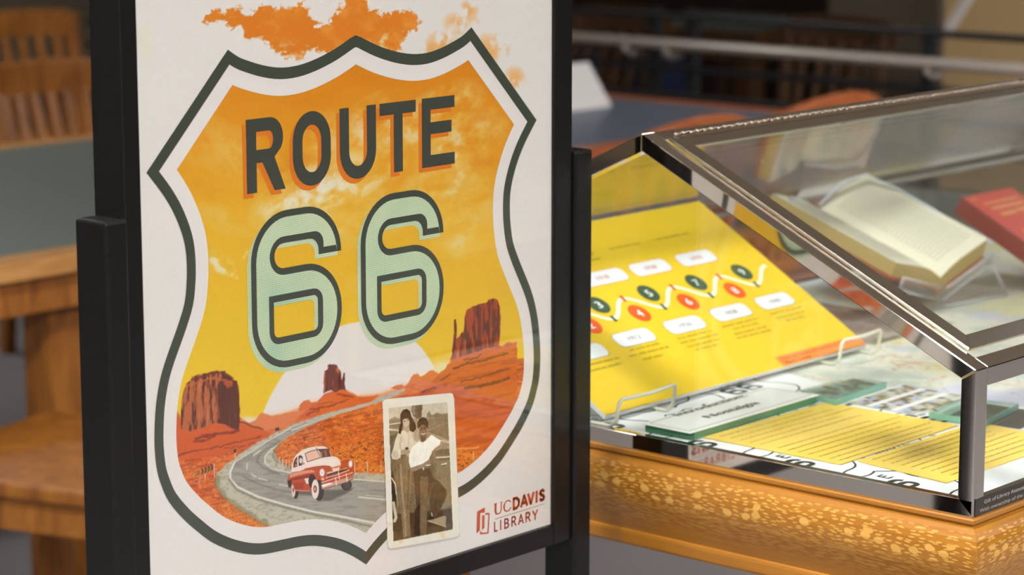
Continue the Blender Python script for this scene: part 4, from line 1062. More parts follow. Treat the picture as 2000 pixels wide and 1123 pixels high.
for fr, nm in ((FS, 'ridge_strip'), (BS, 'ridge_strip')):
    sx = 1 if fr is FS else -1
    MB().prism([(sx * (CX0 + .022), -.0005), (sx * (CX1 - .022), -.0005), (sx * (CX1 - .022), -.016), (sx * (CX0 + .022), -.016)], fr, -.004, 0).build(nm, M_BRUSH, case, .0004)
# lid: frame of four flat bars on the front slope, glass, hinge
lid = MB()
l0, l1 = CX0 + .0235, CX1 - .0235
v_top, v_bot = -.0190, -(LSL - .0265)
lw = .0215
LT = .0042
oo = [(l0, v_bot), (l1, v_bot), (l1, v_top), (l0, v_top)]
ii = [(l0 + lw, v_bot + lw * .95), (l1 - lw, v_bot + lw * .95), (l1 - lw, v_top - lw * .95), (l0 + lw, v_top - lw * .95)]
for k in range(4):
    kk = (k + 1) % 4
    lid.prism([oo[k], oo[kk], ii[kk], ii[k]], FS, .0002, LT)
lido = lid.build('lid_frame', M_BRUSH, case, .0010, 2)
lo2 = Frame(FS.pt(0, 0, 0), FS.U, FS.V)
MB().prism([(l0 + .006, v_bot + .006), (l1 - .006, v_bot + .006), (l1 - .006, v_top - .006), (l0 + .006, v_top - .006)], FS, -.0042, -.0002).build('lid_glass', M_GLASS, lido)
for k in range(4):      # case border under the lid
    e0 = [(CX0 + .001, -(LSL - .001)), (CX1 - .001, -(LSL - .001)), (CX1 - .001, -.001), (CX0 + .001, -.001)][k]
M_HINGE = plain('hinge_steel', (150, 134, 116), .36, 1.0, .1, 90)
# hinge: alternating knuckles on a pin with leaves on either side
hm = None
hv = -.0165
for i in range(int((l1 - l0) / .0125) - 1):
    x = l0 + .012 + i * .0125
    if x > 3.75: break
    r_ = .0030 if i % 2 else .0026
    if hm is None:
        pts = [FS.pt(x - x, hv, .0045), FS.pt(.0115, hv, .0045)]
        k_ = MB().tube(pts, .0028, 8).build('hinge_knuckle', M_HINGE, lido, 0, 1, True); hm = k_; k_.location = (x, 0, 0)
    else:
        k_ = hm.copy(); COL.objects.link(k_); k_.location = (x, 0, .0003 * (i % 2))
MB().prism([(l0 + .012, hv - .0075), (3.75, hv - .0075), (3.75, hv + .0062), (l0 + .012, hv + .0062)], FS, LT + .0001, LT + .0007).build('hinge_leaf', M_HINGE, lido)
# fixed panes
GT = .004
MB().prism([(-(CX0 + .02), -.014), (-(CX1 - .02), -.014), (-(CX1 - .02), -(LSL - .012)), (-(CX0 + .02), -(LSL - .012))], BS, -.0052, -.0012).build('back_slope_glass', M_GLASS, case)
MB().box((CX0 + .012, CY0 + .003, ZD - .004), (CX1 - .012, CY0 + .007, ZE - .010)).build('side_glass', M_GLASS, case)
MB().box((CX0 + .012, CY1 - .007, ZD - .004), (CX1 - .012, CY1 - .003, ZE - .010)).build('side_glass', M_GLASS, case)
for x in (CX0, CX1):
    fr = Frame((x, 0, 0), (0, -1, 0), (0, 0, 1)); B = gable_pts(.010); B[0] = (B[0][0], ZD - .004); B[-1] = (B[-1][0], ZD - .004)
    h = (-.0085, -.0045) if x == CX0 else (.0045, .0085)
    MB().prism(B, fr, *h).build('end_glass', M_GLASS, case)
# printed liner board
DZ = .9255
deck = MB().box((CX0 + .0105, CY0 + .0105, ZB - .0015), (CX1 - .0105, CY1 - .0105, DZ)).build('liner_board', M_WHITE, case)
DK = Frame((0, 0, DZ), (1, 0, 0), (0, 1, 0))
D = lambda pts, h=0.0006: [DK.px(x, y, h) for x, y in pts]
def paint_deck(px, py, U, V):
    p = Paint(px, py, (240, 240, 238))
    m = np.clip((U - 2.50 - (V - 1.60) * .28) / .004, 0, 1) * np.clip((V - 1.335) / .004, 0, 1) * np.clip((2.11 - V) / .004, 0, 1)
    a = fbm(U * 11, V * 11, 4, 1); b = fbm(U * 20, V * 20, 4, 5); c_ = fbm(U * 7, V * 7, 4, 9)
    q = Paint(px, py, (226, 222, 206))
    q.blend((214, 206, 150), np.clip((a - .50) * 6, 0, .75)); q.blend((188, 198, 186), np.clip((b - .54) * 7, 0, .8)); q.blend((196, 194, 220), np.clip((c_ - .58) * 8, 0, .7))
    q.blend((206, 170, 140), np.clip(1 - abs(a - .47) / .012, 0, 1) * .7); q.blend((120, 124, 120), np.clip(1 - abs(b - .50) / .010, 0, 1) * .55); q.blend((214, 140, 90), np.clip(1 - abs(c_ - .52) / .008, 0, 1) * .7)
    p.c += (q.c - p.c) * (m * .95)[..., None]
    e = np.clip(1 - abs(U - 2.50 - (V - 1.60) * .28) / .0022, 0, 1) * (V > 1.335)
    p.blend((190, 190, 186), e * .8)
    # brown landscape photograph behind the yellow panel
    k = np.clip((U - 2.76) / .003, 0, 1) * np.clip((2.96 - U) / .003, 0, 1) * np.clip((V - 1.80) / .003, 0, 1) * np.clip((2.06 - V) / .003, 0, 1)
    p.blend((134, 118, 106), k * np.clip(.75 + (b - .5) * 1.5, 0, 1)); p.blend((84, 74, 66), k * np.clip((a - .55) * 6, 0, .8))
    return p.c
grid_picture('printed_liner', DK, CX0 + .0105, 3.75, CY0 + .0105, CY1 - .0105, .0026, .0024, .0003, paint_deck, case)
# shields in rows
sc_ = .118 / .53;  zc = (max(v for u, v in shield) + min(v for u, v in shield)) / 2
sitems = []; slet = []
for i in range(4):
    for j in range(7):
        ox = 2.180 + .132 * i; oy = 1.385 + .128 * j + (.0 if i % 2 == 0 else .064)
        if ox > 2.5 or oy > 2.05: continue
        tr = lambda P_: [(min(max(ox + (u - XC) * sc_, CX0 + .0108), 3.9), max(oy + (v - zc) * sc_, CY0 + .0108)) for u, v in P_]
        o1 = tr(shield); o2 = tr(sh_in)
        n_ = len(o1)
        near = lambda p: min(o2, key=lambda q: (q[0] - p[0]) ** 2 + (q[1] - p[1]) ** 2)
        o2 = [near(p) for p in o1]
        keep = [k for k in range(n_) if o1[k][0] > CX0 + .0115 and o1[(k + 1) % n_][0] > CX0 + .0115 and o1[k][1] > CY0 + .0115]
        for k in keep[::1]:
            kk = (k + 1) % n_; sitems.append(([o1[k], o1[kk], o2[kk], o2[k]], [], (46, 50, 46), .0006))
        for P_, H_ in ((six(0, 0)), (six(0, dx6))):
            sitems.append((tr(P_), [tr(H_)], (46, 50, 46), .0006))
        for o_, hs in LET:
            q_ = tr(o_)
            if min(a for a, b in q_) > CX0 + .0112: sitems.append((q_, [tr(h_) for h_ in hs], (46, 50, 46), .0006))
flat('printed_shields', sitems, DK, case)
# label strip on the front rail
LB_ = Frame((0, CY0, 0), (1, 0, 0), (0, 0, 1))
lab = MB().box((CX0 + .005, CY0 - .0008, ZB + .0004), (CX0 + .42, CY0 - .0001, ZD + .0012)).build('label_strip', plain('label_black', (52, 48, 44), .3, 0, .05), case)
lettering('label_lettering', [('Gift of Library Associates Presented by the', CX0 + .021, ZB + .0108, .0040, .150, (176, 168, 156), .0010), ('With ownership of the new Map of the West', CX0 + .013, ZB + .0030, .0040, .165, (170, 160, 146), .0010)], LB_, lab)

# ------------------------------------------------------------------ things inside the case
DT = DZ + .0008
M_YEL = plain('yellow_board_core', (226, 224, 216), .6, 0, .02)
BO = Vector((2.197, 1.784, DT + .0090)); BV = Vector((0, .2624, .1539)).normalized()
BD = Frame(BO, (1, 0, 0), BV)
BW, BH = .5235, .3110
board = MB().prism(rect(0, 0, BW, BH), BD, -.005, 0).build('timeline_board', M_YEL)
tag(board, 'large yellow timeline board leaning on a wire easel', 'sign board')
YEL = (230, 192, 44)
bp = lambda x, y, h=.0006: BD.px(x, y, h)
items = [(rect(.0006, .0006, BW - .0006, BH - .0006), [], YEL, .0003)]
def pill(l, r, c, hh=.0118):
    (u0, v0), (u1, v1) = bp(*l), bp(*r); v = (v0 + v1) / 2
    ru = rrect(u0, v - hh, u1, v + hh, .009)
    ru2 = rrect(u0 - .0008, v - hh - .0008, u1 + .0008, v + hh + .0008, .0095)
    items.append((ru2, [], c, .0005)); items.append((ru, [], (230, 228, 228), .0007)); return (u0 + u1) / 2, v
LT_ = []
top_c = (226, 120, 90); bot_c = (128, 128, 96)
p3 = pill((1321, 506.7), (1397.6, 500.5), top_c); p2 = pill((1229.6, 525), (1309.8, 519.6), top_c)
pu = p3[0] - p2[0]
u_, v_ = p2[0] - pu, p2[1]
for k in (1, 2):
    uu = p2[0] - pu * k
    if uu > .02:
        items.append((rrect(uu - .0445, v_ - .0126, uu + .0445, v_ + .0126, .0095), [], top_c, .0005)); items.append((rrect(uu - .0437, v_ - .0118, uu + .0437, v_ + .0118, .009), [], (230, 228, 228), .0007))
        LT_.append(('1918', uu - .011, v_ - .004, .0075, .022, (200, 110, 96), .0009))
for c_, s_ in ((p3, '1970'), (p2, '1938')): LT_.append((s_, c_[0] - .011, c_[1] - .004, .0075, .022, (200, 110, 96), .0009))
for l, r, s_ in (((1195.8, 661), (1280.2, 656.7), '1912'), ((1296.5, 636.7), (1377.5, 631.4), '1926'), ((1388, 612.7), (1466.8, 606.4), '1938'), ((1476, 590), (1550, 585), '1940')):
    c_ = pill(l, r, bot_c); LT_.append((s_, c_[0] - .011, c_[1] - .004, .0075, .022, (128, 128, 120), .0009))
u1_, v1_ = bp(1181, 680); items.append((rrect(.004, v1_ - .0126, u1_ + .0008, v1_ + .0126, .0095), [], bot_c, .0005)); items.append((rrect(.0048, v1_ - .0118, u1_, v1_ + .0118, .009), [], (230, 228, 228), .0007))
GRN, ORG = (66, 86, 62), (232, 92, 34)
for (x, y), s_, c_ in (((1169, 595.3), '3', GRN), ((1266.5, 572.6), '5', GRN), ((1359.6, 551.8), '7', GRN), ((1448.7, 531), '9', GRN), ((1153, 635), '2', ORG), ((1249, 611.6), '4', ORG), ((1344, 589), '6', ORG), ((1434.8, 567), '8', ORG)):
    u, v = bp(x, y); items.append((arc(u, v, .0158, .0158, 0, 345, 23), [], c_, .0007)); LT_.append((s_, u - .0042, v - .0062, .0124, .0084, (246, 244, 240), .0009))
nodes = [('t', bp(1216.6, 583.3)), ('b', bp(1295.9, 599.2)), ('t', bp(1313, 561)), ('b', bp(1388.5, 576.9)), ('t', bp(1404, 540)), ('b', bp(1477, 555.7))]
b0 = bp(1198.5, 622.5); per = nodes[1][1][0] - b0[0]; dv_ = nodes[0][1][1]
allN = [(b0[0] - per * 1, b0[1]), (nodes[0][1][0] - per, dv_), b0] + [n_[1] for n_ in nodes]
allN = [allN[1], allN[2]] + [n_[1] for n_ in nodes] + [bp(1495, 519)]
allN[0] = (nodes[0][1][0] - per, dv_)
cur = []
for (a, b), (c, d) in zip(allN[:-1], allN[1:]):
    for k in range(10):
        t = k / 10; s3 = .5 - .5 * math.cos(math.pi * t); cur.append((a + (c - a) * t, b + (d - b) * s3))
cur.append(allN[-1])
cur = [c for c in cur if c[0] > .004]
for k in range(len(cur) - 1):
    items.append((strokepoly([cur[k], (cur[k + 1][0] + (cur[k + 1][0] - cur[k][0]) * .12, cur[k + 1][1] + (cur[k + 1][1] - cur[k][1]) * .12)], .0054), [], (250, 240, 214), .0006))
for i, (a, b) in enumerate(allN[1:-1]):
    items.append((rect(a - .0028, b - .0055, a + .0028, b + .0055), [], (56, 80, 56) if i % 2 == 0 else (214, 70, 30), .0008))
def wl(a, b, ch, seed, rgb=(176, 152, 30), fr=BD, f=bp, h=.0006):
    (u0, v0), (u1, v1) = f(*a), f(*b)
    return wordlines(u0, u1, (v0 + v1) / 2 - ch / 2, ch, fr, rgb, h, seed)
TX = [((1190, 486), (1250, 474)), ((1281, 467), (1346, 454)), ((1150, 498), (1160, 496)), ((1150, 508), (1173, 503)), ((1152, 494), (1158, 492)),
      ((1227, 683), (1290, 670)), ((1228, 696), (1307, 675)), ((1255, 702), (1297, 691)), ((1323, 661), (1388, 645)), ((1329, 670), (1401, 651)), ((1342, 677), (1405, 661)), ((1358, 683), (1403, 671)),
      ((1410, 638), (1483, 620)), ((1432, 642), (1480, 630)), ((1434, 652), (1496, 637)), ((1439, 661), (1506, 642)), ((1504, 613), (1566, 598)), ((1515, 621), (1570, 608)), ((1534, 626), (1570, 617)),
      ((1150, 700), (1190, 690)), ((1150, 712), (1208, 697)), ((1150, 724), (1215, 708))]
for i, (a, b) in enumerate(TX): items += wl(a, b, .0046, i + 3)
olab = [bp(1513.5, 697.6, .001), bp(1666.7, 650, .001), bp(1681, 663.4, .001), bp(1537, 720.4, .001)]
ov0, ov1 = .0012, olab[0][1]; ou0, ou1 = (olab[0][0] + olab[3][0]) / 2, BW - .002
items.append((rect(ou0, ov0, ou1, ov1), [], (250, 140, 62), .0009))
oh = ov1 - ov0
LT_ += [('Times and Culture of Travel Across Route 66', ou0 + .006, ov0 + oh * .57, oh * .26, (ou1 - ou0) * .88, (176, 84, 34), .0011), ('May 8, Tuesday', ou0 + .008, ov0 + oh * .14, oh * .28, (ou1 - ou0) * .30, (140, 60, 24), .0011)]
flat('board_print', items, BD, board)
lettering('board_lettering', LT_, BD, board, .0002)
# wire easels
M_WIRE = plain('white_wire', (222, 220, 200), .3, 0, .03)
for x0, x1, nm in ((2.186, 2.287, 'left'), (2.622, 2.708, 'right')):
    pts = [(x0, 1.86, DT + .0022), (x0, 1.768, DT + .0022), (x0, 1.760, DT + .008), (x0, 1.756, DT + .030), (x0 + .004, 1.755, DT + .0335), (x0 + (x1 - x0) * .5, 1.753, DT + .0330),
           (x1 - .004, 1.755, DT + .0345), (x1, 1.756, DT + .031), (x1, 1.760, DT + .008), (x1, 1.768, DT + .0022), (x1, 1.86, DT + .0022)]
    e = MB().tube(pts, .0022, 8).build('wire_easel', M_WIRE, None, 0, 1, True)
    tag(e, 'white wire foot holding the %s end of the yellow board' % nm, 'easel', 'wire board feet')
# introduction card on a block of green glass
M_GG = glass('green_glass_block', (.84, .95, .90))
M_GE = plain('green_glass_edge', (70, 128, 92), .15, 0, .1, 60)
def dk(x, y, z): p = hit(x, y, (0, 0, z), (0, 0, 1)); return (p.x, p.y)
def slab(name, corners, z0, z1, mat, parent=None, bev=.0004):
    fr = Frame((0, 0, 0), (1, 0, 0), (0, 1, 0)); return MB().prism(corners, fr, z0, z1).build(name, mat, parent, bev, 1)
zc_ = DT + .0098
A_, B_, C_, D_ = dk(1253, 827, zc_), dk(1348, 846, zc_), dk(1600, 771, zc_), dk(1496, 754, zc_)
blk = slab('caption_block', [(A_[0] + .004, A_[1] - .002), (B_[0] + .010, B_[1] + .002), (C_[0] - .004, C_[1] + .002), (D_[0] - .004, D_[1] - .002)], DT, DT + .0085, M_GE)
tag(blk, 'green glass riser block under the introduction card', 'riser block')
card = slab('caption_card', [A_, B_, C_, D_], DT + .0088, DT + .0098, plain('card_white', (242, 241, 234), .6, 0, .02))
tag(card, 'white card reading Introduction Nostalgia on a green glass block', 'caption card')
CF = Frame((0, 0, zc_), (1, 0, 0), (0, 1, 0))
ci = [A_, B_, C_, D_]; co = offset(ci, .006); ci2 = offset(ci, .0072)
flat('card_border', [([co[k], co[(k + 1) % 4], ci2[(k + 1) % 4], ci2[k]], [], (150, 146, 120), .0003) for k in range(4)], CF, card)
t0, t1 = CF.px(1326, 813), CF.px(1474, 777); s0, s1 = CF.px(1386, 817), CF.px(1497, 790)
an = math.atan2(C_[1] - B_[1], C_[0] - B_[0])
lettering('card_lettering', [('Introduction:', t0[0], t0[1], .0125, math.dist(t0, t1), (92, 92, 78), .0004, an), ('Nostalgia', s0[0], s0[1], .0125, math.dist(s0, s1), (72, 72, 60), .0004, an)], CF, card, .0005)
# yellow text sheets
M_SHEET = plain('yellow_sheet', (246, 206, 92), .6, 0, .02)
def text_sheet(name, c4, z, label, rows, seed):
    o = slab(name, c4, z, z + .0008, M_SHEET, None, 0); tag(o, label, 'text panel', 'yellow text panels')
    A, B, C2, D2 = [Vector(p) for p in c4]; U_ = (B - A).normalized(); V_ = Vector((-U_.y, U_.x))
    if (D2 - A).dot(V_) < 0: V_ = -V_
    fr = Frame((A.x, A.y, z + .0008), (U_.x, U_.y, 0), (-U_.y, U_.x, 0)); W_ = (B - A).length; its = []
    sgn = 1 if (D2 - A).dot(Vector((-U_.y, U_.x))) > 0 else -1
    for i, (t, f0, f1) in enumerate(rows):
        its += wordlines(W_ * f0, W_ * f1, sgn * t - .0016, .0032, fr, (172, 140, 52), .0002, seed + i)
    flat('sheet_print', its, fr, o); return o
zs = DT + .0002
s1c = [dk(1372.8, 854.6, zs), dk(1614.5, 786.5, zs), dk(1872, 831, zs), dk(1642, 908, zs)]
dep = (Vector(s1c[3]) - Vector(s1c[0])).length
r1 = [(dep * f, .06, .80 + .18 * ((i * 7) % 3) / 2) for i, f in enumerate((.07, .145, .22, .295, .37))] + [(dep * f, .06, .82 + .16 * ((i * 5) % 3) / 2) for i, f in enumerate((.50, .575, .65, .725, .80, .875, .94))]
text_sheet('text_sheet', s1c, zs, 'yellow text panel with two paragraphs in front of the introduction card', r1, 40)
s2c = [dk(1674, 901, zs), dk(1908, 826, zs), dk(2092, 861, zs), dk(1849, 943.5, zs)]
dep = (Vector(s2c[3]) - Vector(s2c[0])).length
text_sheet('text_sheet', s2c, zs, 'yellow text panel nearest the front corner post of the case', [(dep * (.08 + .1 * i), .06, .84 + .1 * ((i * 5) % 3) / 2) for i in range(9)], 70)
# sheet of small photographs, blocks over two of the pictures
def photo_print(name, c4, z, seed, tones, label, grid=(1, 1)):
    o = slab(name, c4, z, z + .0006, plain('photo_paper', (234, 232, 228), .4, 0, .02), None, 0); tag(o, label, 'photo')
    A, B, C2, D2 = [Vector(p) for p in c4]; its = []; rnd = random.Random(seed); P0 = lambda s_, t_: A + (B - A) * s_ + (D2 - A) * t_
    fr = Frame((0, 0, z + .0006), (1, 0, 0), (0, 1, 0)); nx_, ny_ = grid
    for i in range(nx_):
        for j in range(ny_):
            a0, a1, b0, b1 = (i + .01) / nx_, (i + .99) / nx_, (j + .14) / ny_, (j + .86) / ny_
            k = rnd.randint(0, 99); n_ = 5
            for q_ in range(n_):
                for r_ in range(3):
                    s0, s1_ = a0 + (a1 - a0) * q_ / n_, a0 + (a1 - a0) * (q_ + 1) / n_; t0_, t1_ = b0 + (b1 - b0) * r_ / 3, b0 + (b1 - b0) * (r_ + 1) / 3
                    its.append(([tuple(P0(s0, t0_)), tuple(P0(s1_, t0_)), tuple(P0(s1_, t1_)), tuple(P0(s0, t1_))], [], rnd.choice(tones), .0002))
    flat('photo_image', its, fr, o); return o
TN = [(150, 130, 100), (120, 104, 86), (196, 196, 200), (168, 176, 206), (160, 158, 110), (186, 176, 158), (98, 84, 72), (206, 200, 186)]
z1_ = DT + .0003
photo_print('photo_strip', [dk(1650, 786, z1_), dk(1760, 752, z1_), dk(1872, 775, z1_), dk(1790, 812, z1_)], z1_, 5, TN, 'white sheet of small colour photographs between the two glass blocks', (3, 3))
photo_print('photo_print', [dk(1566, 762, z1_), dk(1656, 738, z1_), dk(1728, 746, z1_), dk(1634, 778, z1_)], z1_, 8, TN, 'faded landscape photo under the glass block behind the introduction card', (2, 1))
bz = DT + .0085
def gblock(c4, label):
    o = slab('glass_block', c4, DT + .0012, bz, M_GG, None, .0006); tag(o, label, 'glass block', 'green glass weights')
    A, B, C2, D2 = [Vector(p) for p in c4]
    e = MB(); fr = Frame((0, 0, 0), (1, 0, 0), (0, 1, 0))
    for P_, Q_ in ((A, D2), (D2, C2)):
        d_ = (Q_ - P_).normalized(); n_ = Vector((d_.y, -d_.x)) * .0006
        if (((P_ + Q_) / 2 + n_) - (A + C2) / 2).length < (((P_ + Q_) / 2) - (A + C2) / 2).length: n_ = -n_
        e.prism([tuple(P_), tuple(Q_), tuple(Q_ + n_), tuple(P_ + n_)], fr, DT + .0014, bz - .0002)
    e.build('ground_edge', plain('green_ground_edge', (128, 178, 158), .3, 0, .12, 90), o)
gblock([dk(1563, 761, bz), dk(1657.5, 736.5, bz), dk(1731, 745, bz), dk(1632, 780, bz)], 'green edged glass weight behind the yellow text panel')
gblock([dk(1815, 805, bz), dk(1880, 776, bz), dk(1989, 787.5, bz), dk(1926, 820, bz)], 'green edged glass weight over a dark photo beside the corner post')
photo_print('photo_print', [dk(1818, 812, z1_), dk(1882, 782, z1_), dk(2080, 806, z1_), dk(2020, 845, z1_)], z1_, 3, [(104, 92, 74), (92, 82, 66), (120, 104, 84), (84, 78, 62)], 'dark brown photograph lying beside the corner post', (1, 1))
# open book on a clear cradle
gb, gt = Vector((3.038, 1.875, .9695)), Vector((3.038, 2.0794, 1.0431))
bd = (gt - gb).normalized(); bn = Vector((1, 0, 0)).cross(bd)
M_PAGE = plain('book_page', (236, 229, 204), .7, 0, .02); M_EDGE = plain('page_edges', (186, 160, 100), .8, 0, .15, 300, 0, (1, 1, 6)); M_COVER = plain('russet_cover', (176, 84, 52), .6, 0, .1)
book = empty('open_book', tuple(gb), 'open book with cream pages held by a clear strap on an acrylic cradle', 'book')
L_ = (gt - gb).length
def page_side(sg, wdt, rise, thick):
    """cross-section from gutter outwards: top surface curve and bottom"""
    pts = []
    for k in range(13):
        t = k / 12; x = sg * wdt * t; z = rise * t + .011 * math.sin(min(1, t * 2.2) * math.pi / 2) * (1 - t * .55) - .002
        pts.append((x, z))
    bot = [(sg * wdt * t, rise * t - thick * (.35 + .65 * min(1, t * 5))) for t in (1, .5, .2, 0)]
    o = MB(); m_ = len(pts)
    for i in range(m_ - 1):
        (xa, za), (xb, zb2) = pts[i], pts[i + 1]
        ba, bb = rise * i / 12 - thick, rise * (i + 1) / 12 - thick
        vs = []
        for e_ in (gb, gt):
            for x, z in ((xa, za), (xb, zb2), (xb, bb), (xa, ba)):
                vs.append(e_ + Vector((1, 0, 0)) * x + bn * z)
        o.add(vs, [(0, 1, 2, 3), (7, 6, 5, 4), (3, 2, 6, 7)] + ([(1, 5, 6, 2)] if i == m_ - 2 else []))
    top = MB(); vs = []; fs = []
    for i, (x, z) in enumerate(pts):
        for e_ in (gb, gt): vs.append(e_ + Vector((1, 0, 0)) * x + bn * (z + .0002))
    for i in range(m_ - 1): fs.append((2 * i, 2 * i + 2, 2 * i + 3, 2 * i + 1))
    top.add(vs, fs)
    return o, top, pts
for sg, wdt, rise, th in ((1, .097, .042, .026), (-1, .135, .038, .018)):
    o, top, pts = page_side(sg, wdt, rise, th)
    o.build('page_block', M_EDGE, book); tp = top.build('page', M_PAGE, book, 0, 1, True)
    # printed text rows following the page curve
    vs = []; fs = []; rnd = random.Random(9)
    for r_ in range(26):
        t0_ = .10 + .032 * r_
        x = .16
        while x < .90:
            e_ = min(.90, x + rnd.uniform(.03, .10))
            idx = len(vs)
            for xx, tt in ((x, t0_), (e_, t0_), (e_, t0_ + .010), (x, t0_ + .010)):
                fi = xx * 12; i0 = min(11, int(fi)); fz = pts[i0][1] + (pts[i0 + 1][1] - pts[i0][1]) * (fi - i0)
                vs.append(tuple(gb + bd * (L_ * tt) + Vector((1, 0, 0)) * (sg * wdt * xx) + bn * (fz + .0006)))
            fs.append((idx, idx + 1, idx + 2, idx + 3)); x = e_ + .012
    me = bpy.data.meshes.new('page_text'); me.from_pydata(vs, [], fs); link('page_text', me, plain('faded_type', (188, 182, 160), .8), tp)
    cvr = MB()
    vs = [e_ + Vector((1, 0, 0)) * (sg * x) + bn * z for e_ in (gb - bd * .003, gt + bd * .003) for x, z in ((0, -th), (wdt + .004, rise - th), (wdt + .004, rise - th - .0025), (0, -th - .0025))]
    cvr.add(vs, [(0, 1, 2, 3), (7, 6, 5, 4), (0, 4, 5, 1), (1, 5, 6, 2), (2, 6, 7, 3), (3, 7, 4, 0)]).build('cover', M_COVER, book)
# strap over both sides near the head, loop of clear film
M_STRAP = plain('clear_strap', (226, 230, 232), .25, 0, .02)
def strap(sg, wdt, rise, off, ww):
    o = MB(); vs = []; fs = []
    for k in range(15):
        t = k / 14; x = sg * wdt * (.62 + .40 * t); lift = .010 * math.sin(math.pi * t) + .001
        tt = .93 - .05 * t
        z = rise * (.62 + .4 * t) + .006 + lift * (1 if t < .9 else .2) - (0 if t < .93 else .022 * (t - .93) / .07)
        for q_ in (0, 1): vs.append(gb + bd * (L_ * (tt - off) + ww * q_) + Vector((1, 0, 0)) * x + bn * z)
    for k in range(14): fs.append((2 * k, 2 * k + 1, 2 * k + 3, 2 * k + 2))
    o.add(vs, fs); return o
cs_ = [gb + Vector((-.128, 0, 0)) + bn * .034 + bd * (L_ * .90), gb + Vector((-.134, 0, 0)) + bn * .020 + bd * (L_ * .90), gb + Vector((-.126, 0, 0)) + bn * .012 + bd * (L_ * .9)]
MB().tube([gb + Vector((-.090, 0, 0)) + bn * .034 + bd * (L_ * .97)] + cs_, .006, 8, ry=.0012).build('strap', M_STRAP, book, 0, 1, True)
MB().tube([gt + Vector((.0, 0, 0)) + bn * .004 + bd * .002, gt + Vector((.03, 0, 0)) + bn * .040 - bd * .004, gt + Vector((.070, 0, 0)) + bn * .052 - bd * .012, gb + Vector((.094, 0, 0)) + bn * .048 + bd * (L_ * .72), gb + Vector((.096, 0, 0)) + bn * .044 + bd * (L_ * .38), gb + Vector((.1, 0, 0)) + bn * .028 + bd * (L_ * .22)], .0045, 8, ry=.0016).build('strap', M_STRAP, book, 0, 1, True)
# acrylic cradle
cr = empty('book_cradle', (3.038, 1.96, DT), 'clear acrylic V shaped cradle under the open book', 'book stand')
def plate(c4, n_, th=.003, name='plate'):
    n_ = Vector(n_).normalized(); vs = [Vector(p) for p in c4] + [Vector(p) - n_ * th for p in c4]
    return MB().add(vs, [(0, 1, 2, 3), (7, 6, 5, 4), (0, 4, 5, 1), (1, 5, 6, 2), (2, 6, 7, 3), (3, 7, 4, 0)]).build(name, M_ACRYL, cr)
X_ = Vector((1, 0, 0)); dn = -.0305
for sg, wdt, rise in ((1, .110, .046), (-1, .142, .040)):
    a = gb + bn * dn - bd * .012; b = gt + bn * dn - bd * .03; o_ = X_ * (sg * wdt) + bn * rise
    plate([a, a + o_, b + o_, b], bn.cross(bd).cross(bd) * -1 if False else bn, .003, 'side_plate')
    lp = X_ * (sg * wdt * .9) + bn * (rise * .9)
    plate([a, a + lp, a + lp + bn * .020, a + bn * .020], bd, .003, 'lip')
    fpt = a + o_ * .95
    plate([fpt, Vector((fpt.x + sg * .02, fpt.y - .01, DT)), Vector((fpt.x + sg * .02, fpt.y + .15, DT)), b + o_ * .95], (sg, 0, 0), .003, 'foot_plate')
a0 = gb + bn * (dn - .004) - bd * .012
plate([a0, Vector((a0.x - .02, a0.y - .005, DT + .003)), Vector((a0.x + .16, a0.y - .005, DT + .003)), a0 + X_ * .02], (0, -1, 0), .003, 'front_plate')
M_AE = plain('acrylic_edge', (196, 196, 204), .2, 0, .04)
def edge(a, b, r=.0013): MB().tube([a, b], r, 6).build('polished_edge', M_AE, cr, 0, 1, True)
for sg, wdt, rise in ((1, .110, .046), (-1, .142, .040)):
    a = gb + bn * dn - bd * .014; o_ = X_ * (sg * wdt) + bn * rise
    edge(a, a + o_ * .98); edge(a + bn * .019, a + o_ * .9 + bn * .019); edge(a + o_ * .9, a + o_ * .9 + bn * .019)
    edge(a + o_ * .95, Vector(((a + o_).x + sg * .02, (a + o_).y - .01, DT + .002))); edge(Vector(((a + o_).x + sg * .02, (a + o_).y - .01, DT + .002)), Vector((a.x, a.y - .004, DT + .003)))
# red book
r0 = Vector((3.2, 1.943, 1.0553)); rd = Vector((0, -.102, -.052)).normalized(); rn = X_.cross(-rd)
red = empty('red_book', tuple(r0 + rd * .19), 'closed red cloth book with gilt title leaning on a stand', 'book')
RF = Frame(r0, X_, -rd)
M_RED = plain('red_cloth', (196, 48, 34), .55, 0, .08, 120)
MB().prism(rect(0, -.195, .135, 0), RF, -.003, 0).build('front_cover', M_RED, red, .0008)
MB().prism(rect(0, -.195, .135, 0), RF, -.027, -.024).build('back_cover', M_RED, red, .0008)
MB().prism(rect(.003, -.192, .131, -.003), RF, -.024, -.003).build('page_block', M_EDGE, red)
MB().prism(rect(-.003, -.195, .002, 0), RF, -.027, 0).build('spine', plain('red_spine', (134, 46, 36), .6, 0, .08), red, .0012)
gold = [(rect(.026, -.040, .115, -.034), [], (224, 150, 90), .0004), (rect(.030, -.056, .070, -.049), [], (222, 152, 86), .0004), (rect(.076, -.054, .112, -.047), [], (222, 152, 86), .0004), (arc(.072, -.075, .006, .006, 0, 345, 12), [], (230, 150, 100), .0004),
        (rect(.022, -.026, .118, -.022), [], (224, 150, 90), .0004), (rect(.026, -.128, .115, -.121), [], (222, 152, 86), .0004), (rect(.026, -.100, .115, -.092), [], (222, 152, 86), .0004), (rect(.030, -.114, .104, -.108), [], (222, 152, 86), .0004), (rect(.006, -.012, .026, -.009), [], (224, 150, 90), .0004)]
flat('gilt_title', gold, RF, red)
rs = empty('book_easel', (3.26, 1.86, DT), 'clear acrylic easel behind the closed red book', 'book stand')
